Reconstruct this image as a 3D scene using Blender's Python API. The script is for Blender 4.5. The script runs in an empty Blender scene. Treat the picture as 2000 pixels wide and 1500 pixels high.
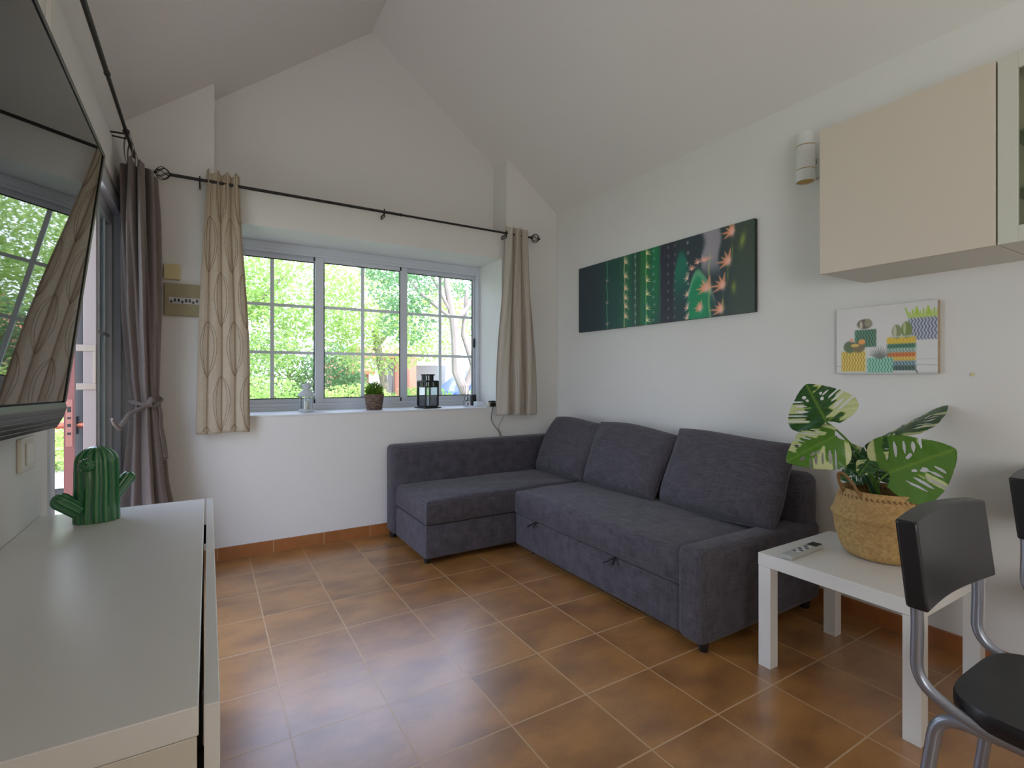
import bpy, bmesh, math, random
import numpy as np
from mathutils import Vector, Matrix, Euler
PI = math.pi
random.seed(7)
RNG = np.random.default_rng(7)
S = bpy.context.scene
COL = S.collection

# ------------------------------------------------------------------ camera, sky, sun, lights, exposure
H = 1.155
YAW = math.radians(31.13)
cam_d = bpy.data.cameras.new('camera')
cam = bpy.data.objects.new('camera', cam_d)
COL.objects.link(cam)
cam.location = (0, 0, H)
cam.rotation_euler = (PI/2, 0, -YAW)
cam_d.sensor_width = 36
cam_d.lens = 983/2000*36
cam_d.shift_y = -14/2000
cam_d.clip_start = 0.05
S.camera = cam

S.view_settings.view_transform = 'Standard'
S.view_settings.look = 'None'
S.view_settings.gamma = 1
S.view_settings.exposure = 0.12
S.view_settings.use_curve_mapping = False

def world():
    w = bpy.data.worlds.new('daylight_sky'); S.world = w; w.use_nodes = True
    nt = w.node_tree; nt.nodes.clear()
    out = nt.nodes.new('ShaderNodeOutputWorld'); bg = nt.nodes.new('ShaderNodeBackground')
    tc = nt.nodes.new('ShaderNodeTexCoord'); sep = nt.nodes.new('ShaderNodeSeparateXYZ')
    rmp = nt.nodes.new('ShaderNodeValToRGB')
    rmp.color_ramp.elements[0].position = 0.48; rmp.color_ramp.elements[0].color = (.78, .86, 1.0, 1)
    rmp.color_ramp.elements[1].position = 0.80; rmp.color_ramp.elements[1].color = (.56, .68, 1.0, 1)
    mr = nt.nodes.new('ShaderNodeMapRange'); mr.inputs[1].default_value = -1; mr.inputs[2].default_value = 1
    nt.links.new(tc.outputs['Generated'], sep.inputs[0]); nt.links.new(sep.outputs[2], mr.inputs[0])
    nt.links.new(mr.outputs[0], rmp.inputs[0]); nt.links.new(rmp.outputs[0], bg.inputs[0])
    bg.inputs[1].default_value = 4.6
    nt.links.new(bg.outputs[0], out.inputs[0])
world()

sun_d = bpy.data.lights.new('sun', 'SUN'); sun_d.energy = 5.5; sun_d.angle = 0.01; sun_d.color = (1, .95, .86)
sun = bpy.data.objects.new('sun', sun_d); COL.objects.link(sun)
sun.rotation_euler = Vector((-.08, .62, -1.0)).to_track_quat('-Z', 'Y').to_euler()

XL_ = -.43
def area(name, loc, size, direction, energy, color):
    d = bpy.data.lights.new(name, 'AREA'); d.shape = 'RECTANGLE'; d.size, d.size_y = size
    d.energy = energy; d.color = color
    o = bpy.data.objects.new(name, d); COL.objects.link(o); o.location = loc
    o.rotation_euler = Vector(direction).to_track_quat('-Z', 'Z').to_euler()
    return o
# added fill lights behind the camera, standing in for daylight from that side
area('added_rear_fill', (1.3, -2.9, 1.3), (1.9, 2.0), (0, 1, .12), 10, (1.0, .82, .62))
area('added_side_fill', (XL_+.03, -1.5, 1.45), (1.5, 1.2), (1, .05, .45), 48, (.93, .96, 1.0))

# ------------------------------------------------------------------ helpers
class MB:
    def __init__(s): s.v = []; s.f = []; s.c = []
    def add(s, vs, fs, col=None):
        b = len(s.v); s.v += [tuple(p) for p in vs]; s.f += [tuple(i+b for i in f) for f in fs]
        s.c += [col if col is not None else (1, 1, 1)]*len(vs)
        return s
    def box(s, x0, x1, y0, y1, z0, z1, col=None, M=None):
        v = [Vector((x, y, z)) for z in (z0, z1) for y in (y0, y1) for x in (x0, x1)]
        if M is not None: v = [M @ p for p in v]
        return s.add(v, [(0, 2, 3, 1), (4, 5, 7, 6), (0, 1, 5, 4), (2, 6, 7, 3), (0, 4, 6, 2), (1, 3, 7, 5)], col)
    def tube(s, pts, r, n=10, cap=True, col=None, closed=False):
        pts = [Vector(p) for p in pts]; m = len(pts)
        rr = r if hasattr(r, '__len__') else [r]*m
        T = []
        for i in range(m):
            if closed: d = pts[(i+1) % m]-pts[i-1]
            else: d = pts[min(i+1, m-1)]-pts[max(i-1, 0)]
            T.append(d.normalized() if d.length > 1e-9 else Vector((0, 0, 1)))
        up = Vector((0, 0, 1)) if abs(T[0].z) < .9 else Vector((1, 0, 0))
        N = (up-T[0]*up.dot(T[0])).normalized(); vs = []
        for i in range(m):
            N = (N-T[i]*N.dot(T[i])).normalized(); B = T[i].cross(N)
            for k in range(n):
                a = 2*PI*k/n; vs.append(pts[i]+(N*math.cos(a)+B*math.sin(a))*rr[i])
        fs = []
        for i in range(m if closed else m-1):
            j = (i+1) % m
            for k in range(n):
                l = (k+1) % n; fs.append((i*n+k, i*n+l, j*n+l, j*n+k))
        if cap and not closed: fs += [tuple(range(n-1, -1, -1)), tuple((m-1)*n+k for k in range(n))]
        return s.add(vs, fs, col)
    def lathe(s, prof, c=(0, 0, 0), n=32, col=None, M=None, sx=1, sy=1):
        vs = []
        for r, z in prof:
            for k in range(n):
                a = 2*PI*k/n; p = Vector((r*math.cos(a)*sx, r*math.sin(a)*sy, z))
                if M is not None: p = M @ p
                vs.append(p+Vector(c))
        fs = []
        for i in range(len(prof)-1):
            for k in range(n):
                l = (k+1) % n; fs.append((i*n+k, i*n+l, (i+1)*n+l, (i+1)*n+k))
        fs += [tuple(range(n-1, -1, -1)), tuple((len(prof)-1)*n+k for k in range(n))]
        return s.add(vs, fs, col)
    def grid(s, fn, nu, nv, colfn=None, wrap=False):
        vs = []; cs = []
        for j in range(nv+1):
            for i in range(nu if wrap else nu+1):
                vs.append(fn(i/nu, j/nv)); cs.append(colfn(i/nu, j/nv) if colfn else (1, 1, 1))
        w = nu if wrap else nu+1; fs = []
        for j in range(nv):
            for i in range(nu):
                k = (i+1) % w if wrap else i+1
                fs.append((j*w+i, j*w+k, (j+1)*w+k, (j+1)*w+i))
        b = len(s.v); s.v += [tuple(p) for p in vs]; s.c += cs; s.f += [tuple(q+b for q in f) for f in fs]
        return s
    def prism(s, poly, axis, a0, a1, col=None):
        """poly: list of 2D points in the plane normal to axis, extruded a0..a1"""
        def P(p, a):
            return {'x': (a, p[0], p[1]), 'y': (p[0], a, p[1]), 'z': (p[0], p[1], a)}[axis]
        n = len(poly)
        return s.add([P(p, a0) for p in poly]+[P(p, a1) for p in poly],
                     [tuple(range(n)), tuple(range(2*n-1, n-1, -1))]+[(i, i+n, (i+1) % n+n, (i+1) % n) for i in range(n)], col)
    def build(s, name, mat, parent=None, smooth=True, bevel=0, bseg=2, color=False, subsurf=0, angle=35, recalc=True):
        me = bpy.data.meshes.new(name); me.from_pydata(s.v, [], s.f)
        if color:
            ca = me.color_attributes.new('Col', 'FLOAT_COLOR', 'POINT')
            buf = np.ones((len(s.v), 4), dtype=np.float32); buf[:, :3] = np.array(s.c, dtype=np.float32)
            ca.data.foreach_set('color', buf.ravel())
        if recalc:
            bm = bmesh.new(); bm.from_mesh(me); bmesh.ops.recalc_face_normals(bm, faces=bm.faces); bm.to_mesh(me); bm.free()
        me.update()
        o = bpy.data.objects.new(name, me); COL.objects.link(o)
        me.materials.append(mat)
        if smooth:
            me.shade_smooth()
            try: me.set_sharp_from_angle(angle=math.radians(angle))
            except Exception: pass
        if bevel:
            m = o.modifiers.new('bevel', 'BEVEL'); m.width = bevel; m.segments = bseg; m.limit_method = 'ANGLE'; m.angle_limit = math.radians(40)
            m.harden_normals = False
        if subsurf:
            m = o.modifiers.new('sub', 'SUBSURF'); m.levels = subsurf; m.render_levels = subsurf
        if parent is not None:
            o.parent = parent; o.matrix_parent_inverse = parent_world(parent).inverted()
        return o

def parent_world(p):
    m = p.matrix_basis.copy()
    if p.parent is not None: m = parent_world(p.parent) @ p.matrix_parent_inverse @ m
    return m
def tag(o, label, cat, group=None, kind=None):
    if label: o['label'] = label
    if cat: o['category'] = cat
    if group: o['group'] = group
    if kind: o['kind'] = kind
    return o
def thing(name, loc, label, cat, group=None):
    o = bpy.data.objects.new(name, None); COL.objects.link(o); o.location = loc; o.empty_display_size = .1
    return tag(o, label, cat, group)
def struct(o):
    o['kind'] = 'structure'; return o
def copy_tree(o, parent=None):
    c = o.copy(); COL.objects.link(c)
    if parent is not None:
        c.parent = parent; c.matrix_parent_inverse = o.matrix_parent_inverse.copy()
    for ch in [q for q in COL.objects if q.parent == o]: copy_tree(ch, c)
    return c

def lin(c):
    return tuple(((x/255)/12.92 if x/255 <= .04045 else ((x/255+.055)/1.055)**2.4) for x in c)

def mat(name, rgb, rough=.5, metal=0, noise=None, bump=None, spec=.5, coat=0, sheen=0, attr=False, trans=0, emis=None, srgb=True):
    """principled material; noise=(scale, amount) varies value, bump=(scale, strength, detail)"""
    m = bpy.data.materials.new(name); m.use_nodes = True; nt = m.node_tree; b = nt.nodes['Principled BSDF']
    c = lin(rgb) if srgb else rgb
    b.inputs['Base Color'].default_value = (*c, 1); b.inputs['Roughness'].default_value = rough
    b.inputs['Metallic'].default_value = metal; b.inputs['Specular IOR Level'].default_value = spec
    b.inputs['Coat Weight'].default_value = coat; b.inputs['Sheen Weight'].default_value = sheen
    tc = nt.nodes.new('ShaderNodeTexCoord')
    src = None
    if attr:
        a = nt.nodes.new('ShaderNodeVertexColor'); a.layer_name = 'Col'; src = a.outputs[0]
    if noise:
        n = nt.nodes.new('ShaderNodeTexNoise'); n.inputs['Scale'].default_value = noise[0]; n.inputs['Detail'].default_value = 4
        mp = nt.nodes.new('ShaderNodeMapping')
        if len(noise) > 2: mp.inputs['Scale'].default_value = noise[2]
        nt.links.new(tc.outputs['Object'], mp.inputs[0]); nt.links.new(mp.outputs[0], n.inputs['Vector'])
        r = nt.nodes.new('ShaderNodeMapRange'); r.inputs[1].default_value = .3; r.inputs[2].default_value = .7
        r.inputs[3].default_value = 1-noise[1]; r.inputs[4].default_value = 1+noise[1]
        nt.links.new(n.outputs[0], r.inputs[0])
        mx = nt.nodes.new('ShaderNodeMix'); mx.data_type = 'RGBA'; mx.blend_type = 'MULTIPLY'; mx.inputs[0].default_value = 1
        if src: nt.links.new(src, mx.inputs[6])
        else: mx.inputs[6].default_value = (*c, 1)
        nt.links.new(r.outputs[0], mx.inputs[7]); src = mx.outputs[2]
    if src: nt.links.new(src, b.inputs['Base Color'])
    if bump:
        n = nt.nodes.new('ShaderNodeTexNoise'); n.inputs['Scale'].default_value = bump[0]; n.inputs['Detail'].default_value = bump[2] if len(bump) > 2 else 3
        nt.links.new(tc.outputs['Object'], n.inputs['Vector'])
        bp = nt.nodes.new('ShaderNodeBump'); bp.inputs['Strength'].default_value = bump[1]; bp.inputs['Distance'].default_value = .01
        nt.links.new(n.outputs[0], bp.inputs['Height']); nt.links.new(bp.outputs[0], b.inputs['Normal'])
    if trans:
        out = nt.nodes['Material Output']; t = nt.nodes.new('ShaderNodeBsdfTranslucent')
        if src: nt.links.new(src, t.inputs[0])
        else: t.inputs[0].default_value = (*c, 1)
        ms = nt.nodes.new('ShaderNodeMixShader'); ms.inputs[0].default_value = trans
        nt.links.new(b.outputs[0], ms.inputs[1]); nt.links.new(t.outputs[0], ms.inputs[2]); nt.links.new(ms.outputs[0], out.inputs[0])
    return m

def glass_mat(name, tint=(1, 1, 1), gloss=.06, rough=0.0):
    m = bpy.data.materials.new(name); m.use_nodes = True; nt = m.node_tree; nt.nodes.clear()
    out = nt.nodes.new('ShaderNodeOutputMaterial'); t = nt.nodes.new('ShaderNodeBsdfTransparent'); t.inputs[0].default_value = (*tint, 1)
    g = nt.nodes.new('ShaderNodeBsdfGlossy'); g.inputs['Roughness'].default_value = rough
    fr = nt.nodes.new('ShaderNodeLayerWeight'); fr.inputs[0].default_value = .25
    mul = nt.nodes.new('ShaderNodeMath'); mul.operation = 'MULTIPLY_ADD'; mul.inputs[1].default_value = .85; mul.inputs[2].default_value = gloss
    mx = nt.nodes.new('ShaderNodeMixShader'); mul.use_clamp = True
    nt.links.new(fr.outputs['Fresnel'], mul.inputs[0]); nt.links.new(mul.outputs[0], mx.inputs[0])
    nt.links.new(t.outputs[0], mx.inputs[1]); nt.links.new(g.outputs[0], mx.inputs[2]); nt.links.new(mx.outputs[0], out.inputs[0])
    return m

M = {}
M['wall'] = mat('wall_plaster', (230, 229, 225), .75, bump=(90, .06, 5), noise=(1.2, .015), spec=.2)
M['ceiling'] = mat('ceiling_plaster', (234, 231, 227), .8, bump=(60, .05, 5), spec=.2)
M['whitelac'] = mat('white_lacquer', (226, 226, 222), .28, bump=(300, .02))
M['whitefoil'] = mat('white_foil', (214, 210, 198), .4)
M['alu'] = mat('white_aluminium', (214, 220, 228), .3)
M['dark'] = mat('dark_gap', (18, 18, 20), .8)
M['black'] = mat('black_metal', (22, 20, 20), .45, bump=(200, .05))
M['blackplastic'] = mat('black_plastic', (26, 26, 29), .32, bump=(500, .03))
M['silver'] = mat('silver_painted_steel', (150, 155, 166), .33, metal=.7)
M['glass'] = glass_mat('window_glass', (1, 1, 1), .012)
M['lanternglass'] = glass_mat('lantern_glass', (.93, .96, .98), .06)
M['fabric_beige'] = mat('beige_curtain_cloth', (208, 193, 170), .85, noise=(60, .05), bump=(900, .25), sheen=.2, trans=.18)
M['fabric_lining'] = mat('pale_curtain_cloth', (214, 206, 194), .85, noise=(60, .04), bump=(900, .25), sheen=.2, trans=.25)
M['thread'] = mat('brown_embroidery_thread', (142, 120, 96), .8)
M['fabric_grey'] = mat('taupe_linen_cloth', (122, 108, 102), .85, noise=(240, .16, (1, 1, .15)), bump=(700, .3), sheen=.3, trans=.1)

def floor_mat():
    m = bpy.data.materials.new('terracotta_floor_tiles'); m.use_nodes = True; nt = m.node_tree; b = nt.nodes['Principled BSDF']
    L = nt.links.new
    tc = nt.nodes.new('ShaderNodeTexCoord'); mp = nt.nodes.new('ShaderNodeMapping')
    mp.inputs['Location'].default_value = (-.860+.3165*20, -1.427+.317*20, 0)
    L(tc.outputs['Object'], mp.inputs[0])
    br = nt.nodes.new('ShaderNodeTexBrick'); br.offset = 0; br.squash = 1
    br.inputs['Scale'].default_value = 1; br.inputs['Mortar Size'].default_value = .0034; br.inputs['Mortar Smooth'].default_value = .3
    br.inputs['Brick Width'].default_value = .3165; br.inputs['Row Height'].default_value = .317
    br.inputs['Color1'].default_value = (0.3, 0.3, 0.3, 1); br.inputs['Color2'].default_value = (.7, .7, .7, 1); br.inputs['Bias'].default_value = 0
    L(mp.outputs[0], br.inputs['Vector'])
    # mottling, different on each tile
    add = nt.nodes.new('ShaderNodeVectorMath'); add.operation = 'MULTIPLY_ADD'; add.inputs[1].default_value = (9, 9, 9)
    L(br.outputs['Color'], add.inputs[0]); L(tc.outputs['Object'], add.inputs[2])
    mp2 = nt.nodes.new('ShaderNodeMapping'); mp2.inputs['Scale'].default_value = (3.6, 6.0, 1); L(add.outputs[0], mp2.inputs[0])
    n1 = nt.nodes.new('ShaderNodeTexNoise'); n1.inputs['Scale'].default_value = 1.1; n1.inputs['Detail'].default_value = 5; L(mp2.outputs[0], n1.inputs['Vector'])
    cr = nt.nodes.new('ShaderNodeValToRGB')
    cr.color_ramp.elements[0].position = .30; cr.color_ramp.elements[0].color = (*lin((138, 93, 48)), 1)
    cr.color_ramp.elements[1].position = .62; cr.color_ramp.elements[1].color = (*lin((182, 128, 66)), 1)
    L(n1.outputs[0], cr.inputs[0])
    n2 = nt.nodes.new('ShaderNodeTexNoise'); n2.inputs['Scale'].default_value = 70; n2.inputs['Detail'].default_value = 6; L(tc.outputs['Object'], n2.inputs['Vector'])
    r2 = nt.nodes.new('ShaderNodeMapRange'); r2.inputs[3].default_value = .88; r2.inputs[4].default_value = 1.1; L(n2.outputs[0], r2.inputs[0])
    mx = nt.nodes.new('ShaderNodeMix'); mx.data_type = 'RGBA'; mx.blend_type = 'MULTIPLY'; mx.inputs[0].default_value = 1
    L(cr.outputs[0], mx.inputs[6]); L(r2.outputs[0], mx.inputs[7])
    mg = nt.nodes.new('ShaderNodeMix'); mg.data_type = 'RGBA'; mg.inputs[7].default_value = (*lin((200, 164, 122)), 1)
    L(br.outputs['Fac'], mg.inputs[0]); L(mx.outputs[2], mg.inputs[6]); L(mg.outputs[2], b.inputs['Base Color'])
    rr = nt.nodes.new('ShaderNodeMapRange'); rr.inputs[3].default_value = .34; rr.inputs[4].default_value = .8; L(br.outputs['Fac'], rr.inputs[0])
    L(rr.outputs[0], b.inputs['Roughness'])
    b.inputs['Specular IOR Level'].default_value = .7; b.inputs['Coat Weight'].default_value = 1.0; b.inputs['Coat Roughness'].default_value = .27; b.inputs['Coat IOR'].default_value = 1.6
    inv = nt.nodes.new('ShaderNodeMath'); inv.operation = 'MULTIPLY_ADD'; inv.inputs[1].default_value = -1; inv.inputs[2].default_value = 1; L(br.outputs['Fac'], inv.inputs[0])
    sm = nt.nodes.new('ShaderNodeMath'); sm.operation = 'MULTIPLY_ADD'; sm.inputs[1].default_value = .02; L(n2.outputs[0], sm.inputs[0]); L(inv.outputs[0], sm.inputs[2])
    bp = nt.nodes.new('ShaderNodeBump'); bp.inputs['Strength'].default_value = .35; bp.inputs['Distance'].default_value = .002
    L(sm.outputs[0], bp.inputs['Height']); L(bp.outputs[0], b.inputs['Normal'])
    return m
M['floor'] = floor_mat()

def base_mat(axis):
    m = bpy.data.materials.new('terracotta_skirting_tiles'); m.use_nodes = True; nt = m.node_tree; b = nt.nodes['Principled BSDF']; L = nt.links.new
    tc = nt.nodes.new('ShaderNodeTexCoord'); sp = nt.nodes.new('ShaderNodeSeparateXYZ'); L(tc.outputs['Object'], sp.inputs[0])
    cb = nt.nodes.new('ShaderNodeCombineXYZ'); L(sp.outputs[axis], cb.inputs[0]); L(sp.outputs[2], cb.inputs[1])
    mp = nt.nodes.new('ShaderNodeMapping'); mp.inputs['Location'].default_value = (10-.24 if axis == 0 else 10.1, 10, 0); L(cb.outputs[0], mp.inputs[0])
    br = nt.nodes.new('ShaderNodeTexBrick'); br.offset = 0; br.inputs['Scale'].default_value = 1; br.inputs['Mortar Size'].default_value = .0025
    br.inputs['Brick Width'].default_value = .3165; br.inputs['Row Height'].default_value = 2.5
    br.inputs['Color1'].default_value = (*lin((170, 108, 58)), 1); br.inputs['Color2'].default_value = (*lin((148, 90, 48)), 1); br.inputs['Mortar'].default_value = (*lin((190, 160, 125)), 1)
    L(mp.outputs[0], br.inputs['Vector'])
    n = nt.nodes.new('ShaderNodeTexNoise'); n.inputs['Scale'].default_value = 12; n.inputs['Detail'].default_value = 5; L(tc.outputs['Object'], n.inputs['Vector'])
    r = nt.nodes.new('ShaderNodeMapRange'); r.inputs[3].default_value = .7; r.inputs[4].default_value = 1.2; L(n.outputs[0], r.inputs[0])
    mx = nt.nodes.new('ShaderNodeMix'); mx.data_type = 'RGBA'; mx.blend_type = 'MULTIPLY'; mx.inputs[0].default_value = 1
    L(br.outputs[0], mx.inputs[6]); L(r.outputs[0], mx.inputs[7]); L(mx.outputs[2], b.inputs['Base Color'])
    b.inputs['Roughness'].default_value = .35
    return m

def sofa_mat():
    m = bpy.data.materials.new('dark_grey_woven_upholstery'); m.use_nodes = True; nt = m.node_tree; b = nt.nodes['Principled BSDF']; L = nt.links.new
    tc = nt.nodes.new('ShaderNodeTexCoord'); fac = None
    for sc in ((16, 16, 330), (330, 16, 16), (16, 330, 16)):
        mp = nt.nodes.new('ShaderNodeMapping'); mp.inputs['Scale'].default_value = sc; L(tc.outputs['Object'], mp.inputs[0])
        n = nt.nodes.new('ShaderNodeTexNoise'); n.inputs['Scale'].default_value = 1; n.inputs['Detail'].default_value = 2; L(mp.outputs[0], n.inputs['Vector'])
        if fac is None: fac = n.outputs[0]
        else:
            a = nt.nodes.new('ShaderNodeMath'); a.operation = 'ADD'; L(fac, a.inputs[0]); L(n.outputs[0], a.inputs[1]); fac = a.outputs[0]
    cr = nt.nodes.new('ShaderNodeMapRange'); cr.inputs[1].default_value = 1.05; cr.inputs[2].default_value = 1.95; L(fac, cr.inputs[0])
    mx = nt.nodes.new('ShaderNodeMix'); mx.data_type = 'RGBA'; mx.inputs[6].default_value = (*lin((62, 59, 65)), 1); mx.inputs[7].default_value = (*lin((96, 92, 100)), 1)
    L(cr.outputs[0], mx.inputs[0]); L(mx.outputs[2], b.inputs['Base Color'])
    b.inputs['Roughness'].default_value = .9; b.inputs['Sheen Weight'].default_value = .15; b.inputs['Specular IOR Level'].default_value = .2
    bp = nt.nodes.new('ShaderNodeBump'); bp.inputs['Strength'].default_value = .25; bp.inputs['Distance'].default_value = .002; L(fac, bp.inputs['Height']); L(bp.outputs[0], b.inputs['Normal'])
    return m
M['sofa'] = sofa_mat()

# ------------------------------------------------------------------ room shell
XL, XR, YF, YREC, YOUT = -.43, 2.67, 3.65, 3.88, 4.20
RX, RZ, ZL, ZR = 1.08, 3.81, 2.62, 2.605
YB = -3.2
SL = (RZ-ZL)/(RX-XL); SR = (RZ-ZR)/(XR-RX)
def ceil_z(x): return RZ-(RX-x)*SL if x < RX else RZ-(x-RX)*SR

b = MB().box(XL-.6, XR+.2, YB-.2, YOUT, -.12, 0); struct(b.build('floor', M['floor'], smooth=False))
b = MB()
b.prism([(XL-.25, ceil_z(XL-.25)), (RX, RZ), (RX, RZ+.12), (XL-.25, ceil_z(XL-.25)+.12)], 'y', YB-.2, YOUT)
b.prism([(RX, RZ), (XR+.2, ceil_z(XR+.2)), (XR+.2, ceil_z(XR+.2)+.12), (RX, RZ+.12)], 'y', YB-.2, YOUT)
struct(b.build('ceiling', M['ceiling'], smooth=False))
WX0, WX1, WZ0, WZ1 = 0.0, 2.104, .905, 2.14
b = MB()
b.box(XL-.2, XR+.2, YF, YOUT, 0, WZ0-.012)
b.box(XL-.2, WX0, YF, YOUT, WZ0-.012, WZ0); b.box(WX1, XR+.2, YF, YOUT, WZ0-.012, WZ0)
b.box(XL-.2, WX0, YF, YOUT, WZ0, WZ1)
b.box(WX1, XR+.2, YF, YOUT, WZ0, WZ1)
b.box(XL-.2, XR+.2, YF, YOUT, WZ1, 2.355)
def gable(x0, x1, y0):
    pts = [(x0, 2.355), (x1, 2.355), (x1, ceil_z(x1)+.03)]
    if x0 < RX < x1: pts.append((RX, RZ+.03))
    pts.append((x0, ceil_z(x0)+.03)); b.prism(pts, 'y', y0, YOUT)
gable(XL-.2, .034, YF); gable(.034, 2.150, YREC); gable(2.150, XR+.2, YF)
struct(b.build('wall_back', M['wall'], smooth=False))
b = MB(); b.box(XR, XR+.2, YB, YF, 0, ZR+.02); struct(b.build('wall_right', M['wall'], smooth=False))
DY0, DY1, DZ = 2.10, 3.62, 2.13
b = MB()
b.box(XL-.2, XL, YB, -2.3, 0, ZL+.02); b.box(XL-.2, XL, -.7, DY0, 0, ZL+.02); b.box(XL-.2, XL, -2.3, -.7, 0, .82); b.box(XL-.2, XL, -2.3, -.7, 2.10, ZL+.02); b.box(XL-.2, XL, DY1, YF, 0, ZL+.02); b.box(XL-.2, XL, DY0, DY1, DZ, ZL+.02)
struct(b.build('wall_left', M['wall'], smooth=False))
b = MB()
b.box(XL-.2, .35, YB-.2, YB, 0, 3.9); b.box(2.25, XR+.2, YB-.2, YB, 0, 3.9); b.box(.35, 2.25, YB-.2, YB, 2.35, 3.9)
struct(b.build('wall_front', M['wall'], smooth=False))
b = MB(); b.box(.35, 2.25, YB-.12, YB-.1, 0, 2.35); struct(b.build('added_rear_window', M['alu'], smooth=False))  # unseen rear window, added to go with the rear fill light
struct(MB().box(XL-.12, XL-.10, -2.3, -.7, .82, 2.10).build('added_side_window', M['alu'], smooth=False))  # unseen left window, added so the side fill has an opening
# skirting
MB().box(XL, WX1+.56, YF-.012, YF, 0, .082).build('baseboard_back', base_mat(0), smooth=False, bevel=.003)['kind'] = 'structure'
MB().box(XR-.012, XR, YB, YF-.014, 0, .082).build('baseboard_right', base_mat(1), smooth=False, bevel=.003)['kind'] = 'structure'
MB().box(XL, XL+.012, YB, DY0-.02, 0, .082).build('baseboard_left', base_mat(1), smooth=False, bevel=.003)['kind'] = 'structure'
# roller shutter box above the terrace door
struct(MB().box(XL, XL+.014, DY0-.03, YF-.002, DZ+.04, 2.375).build('trim_1', M['wall'], smooth=False, bevel=.002))

# ------------------------------------------------------------------ window_1
win = thing('window_1', (1.05, 4.08, WZ0), None, None); win['kind'] = 'structure'
def rect_frame(mb, x0, x1, z0, z1, y0, y1, wl, wr, wb, wt):
    mb.box(x0, x0+wl, y0, y1, z0, z1); mb.box(x1-wr, x1, y0, y1, z0, z1)
    mb.box(x0+wl, x1-wr, y0, y1, z0, z0+wb); mb.box(x0+wl, x1-wr, y0, y1, z1-wt, z1)
b = MB(); rect_frame(b, WX0, WX1, WZ0, WZ1, 4.045, 4.15, .028, .028, .03, .055)
b.box(WX0+.028, WX1-.028, 4.045, 4.056, WZ0+.03, WZ0+.05); b.box(WX0+.028, WX1-.028, 4.045, 4.056, WZ1-.075, WZ1-.055)
b.build('window_frame', M['alu'], win, smooth=False, bevel=.003)
def sash(x0, x1, g0, g1, mx_, y0, hinge=False):
    b = MB(); rect_frame(b, x0, x1, .937, 2.083, y0, y0+.03, g0-x0, x1-g1, .990-.937, 2.083-2.033)
    sa = b.build('sash', M['alu'], win, smooth=False, bevel=.003)
    yg = y0+.013
    g = MB().box(g0-.004, g1+.004, yg, yg+.004, .986, 2.037).build('pane', M['glass'], sa, smooth=False)
    b = MB(); rect_frame(b, g0, g1, .990, 2.033, y0+.002, y0+.012, .006, .006, .006, .006)
    b.build('gasket', M['black'], sa, smooth=False)
    b = MB(); b.box(mx_-.013, mx_+.013, yg-.003, yg+.007, .992, 2.031)
    for z in (1.337, 1.690): b.box(g0+.004, g1-.004, yg-.0025, yg+.0065, z-.011, z+.011)
    b.build('glazing_bar', mat('grey_glazing_bar', (226, 236, 240), .4), sa, smooth=False)
    return sa
sash(.03, .72, .09, .700, .406, 4.092)
sc_ = sash(.700, 1.428, .762, 1.366, 1.060, 4.058)
sash(1.39, 2.075, 1.431, 2.053, 1.741, 4.092)
b = MB()
for x in (.700, 1.378):
    for z in (2.035, .940): b.box(x-.012, x-.002, 4.054, 4.062, z, z+.045)
b.build('brush_seal', M['black'], sc_, smooth=False)
MB().box(2.060, 2.070, 4.080, 4.092, 1.42, 1.50).build('latch', M['black'], win, smooth=False)
struct(MB().box(WX0-.0, WX1, YF-.006, 4.045, WZ0-.012, WZ0).build('trim_2', mat('white_sill_paint', (228, 230, 234), .4), smooth=False, bevel=.002))

# ------------------------------------------------------------------ terrace door in the left wall
dr = thing('door_1', (XL-.1, 2.86, 0), None, None); dr['kind'] = 'structure'
b = MB()
b.box(XL-.12, XL+.008, DY0, DY0+.05, 0, DZ); b.box(XL-.12, XL+.008, DY1-.04, DY1, 0, DZ); b.box(XL-.12, XL+.012, DY0+.05, DY1-.04, DZ-.07, DZ)
b.box(XL-.12, XL-.0, DY0+.05, DY1-.04, 0, .02)
b.build('door_frame', M['alu'], dr, smooth=False, bevel=.003)
b = MB()
y0, y1 = 3.04, 3.57
b.box(XL-.060, XL-.022, y0+.02, y0+.07, .02, 2.06)
b.box(XL-.060, XL-.022, y1-.06, y1, .02, 2.06); b.box(XL-.060, XL-.022, y0+.07, y1-.06, .02, .10); b.box(XL-.060, XL-.022, y0+.07, y1-.06, 1.99, 2.06)
sl = b.build('sliding_panel', M['alu'], dr, smooth=False, bevel=.003)
MB().box(XL-.068, XL-.020, y0, y0+.0195, .02, 2.06).build('leading_edge', mat('beige_door_edge', (150, 136, 130), .45), sl, smooth=False, bevel=.002)
MB().box(XL-.042, XL-.037, y0+.065, y1-.055, .095, 1.995).build('pane', glass_mat('door_glass', (.84, .88, .88), .42), sl, smooth=False)
b = MB()
for y in (3.22, 3.38): b.box(XL-.046, XL-.033, y-.008, y+.008, .1, 1.99)
for z in (.75, 1.38): b.box(XL-.0455, XL-.0335, y0+.07, y1-.06, z-.008, z+.008)
b.build('glazing_bar', mat('pale_glazing_bar', (178, 186, 186), .4), sl, smooth=False)
# pull handle plate with a rounded slot on the panel's leading edge
hb = MB(); x0, x1 = XL-.092, XL-.020
hb.box(x0, x1, y0-.006, y0-.001, 1.095, 1.125); hb.box(x0, x1, y0-.006, y0-.001, 1.275, 1.305); hb.box(x1-.012, x1, y0-.006, y0-.001, 1.125, 1.275)
hb.build('pull_handle', mat('beige_plastic', (158, 142, 128), .4), sl, smooth=False, bevel=.002)
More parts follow.
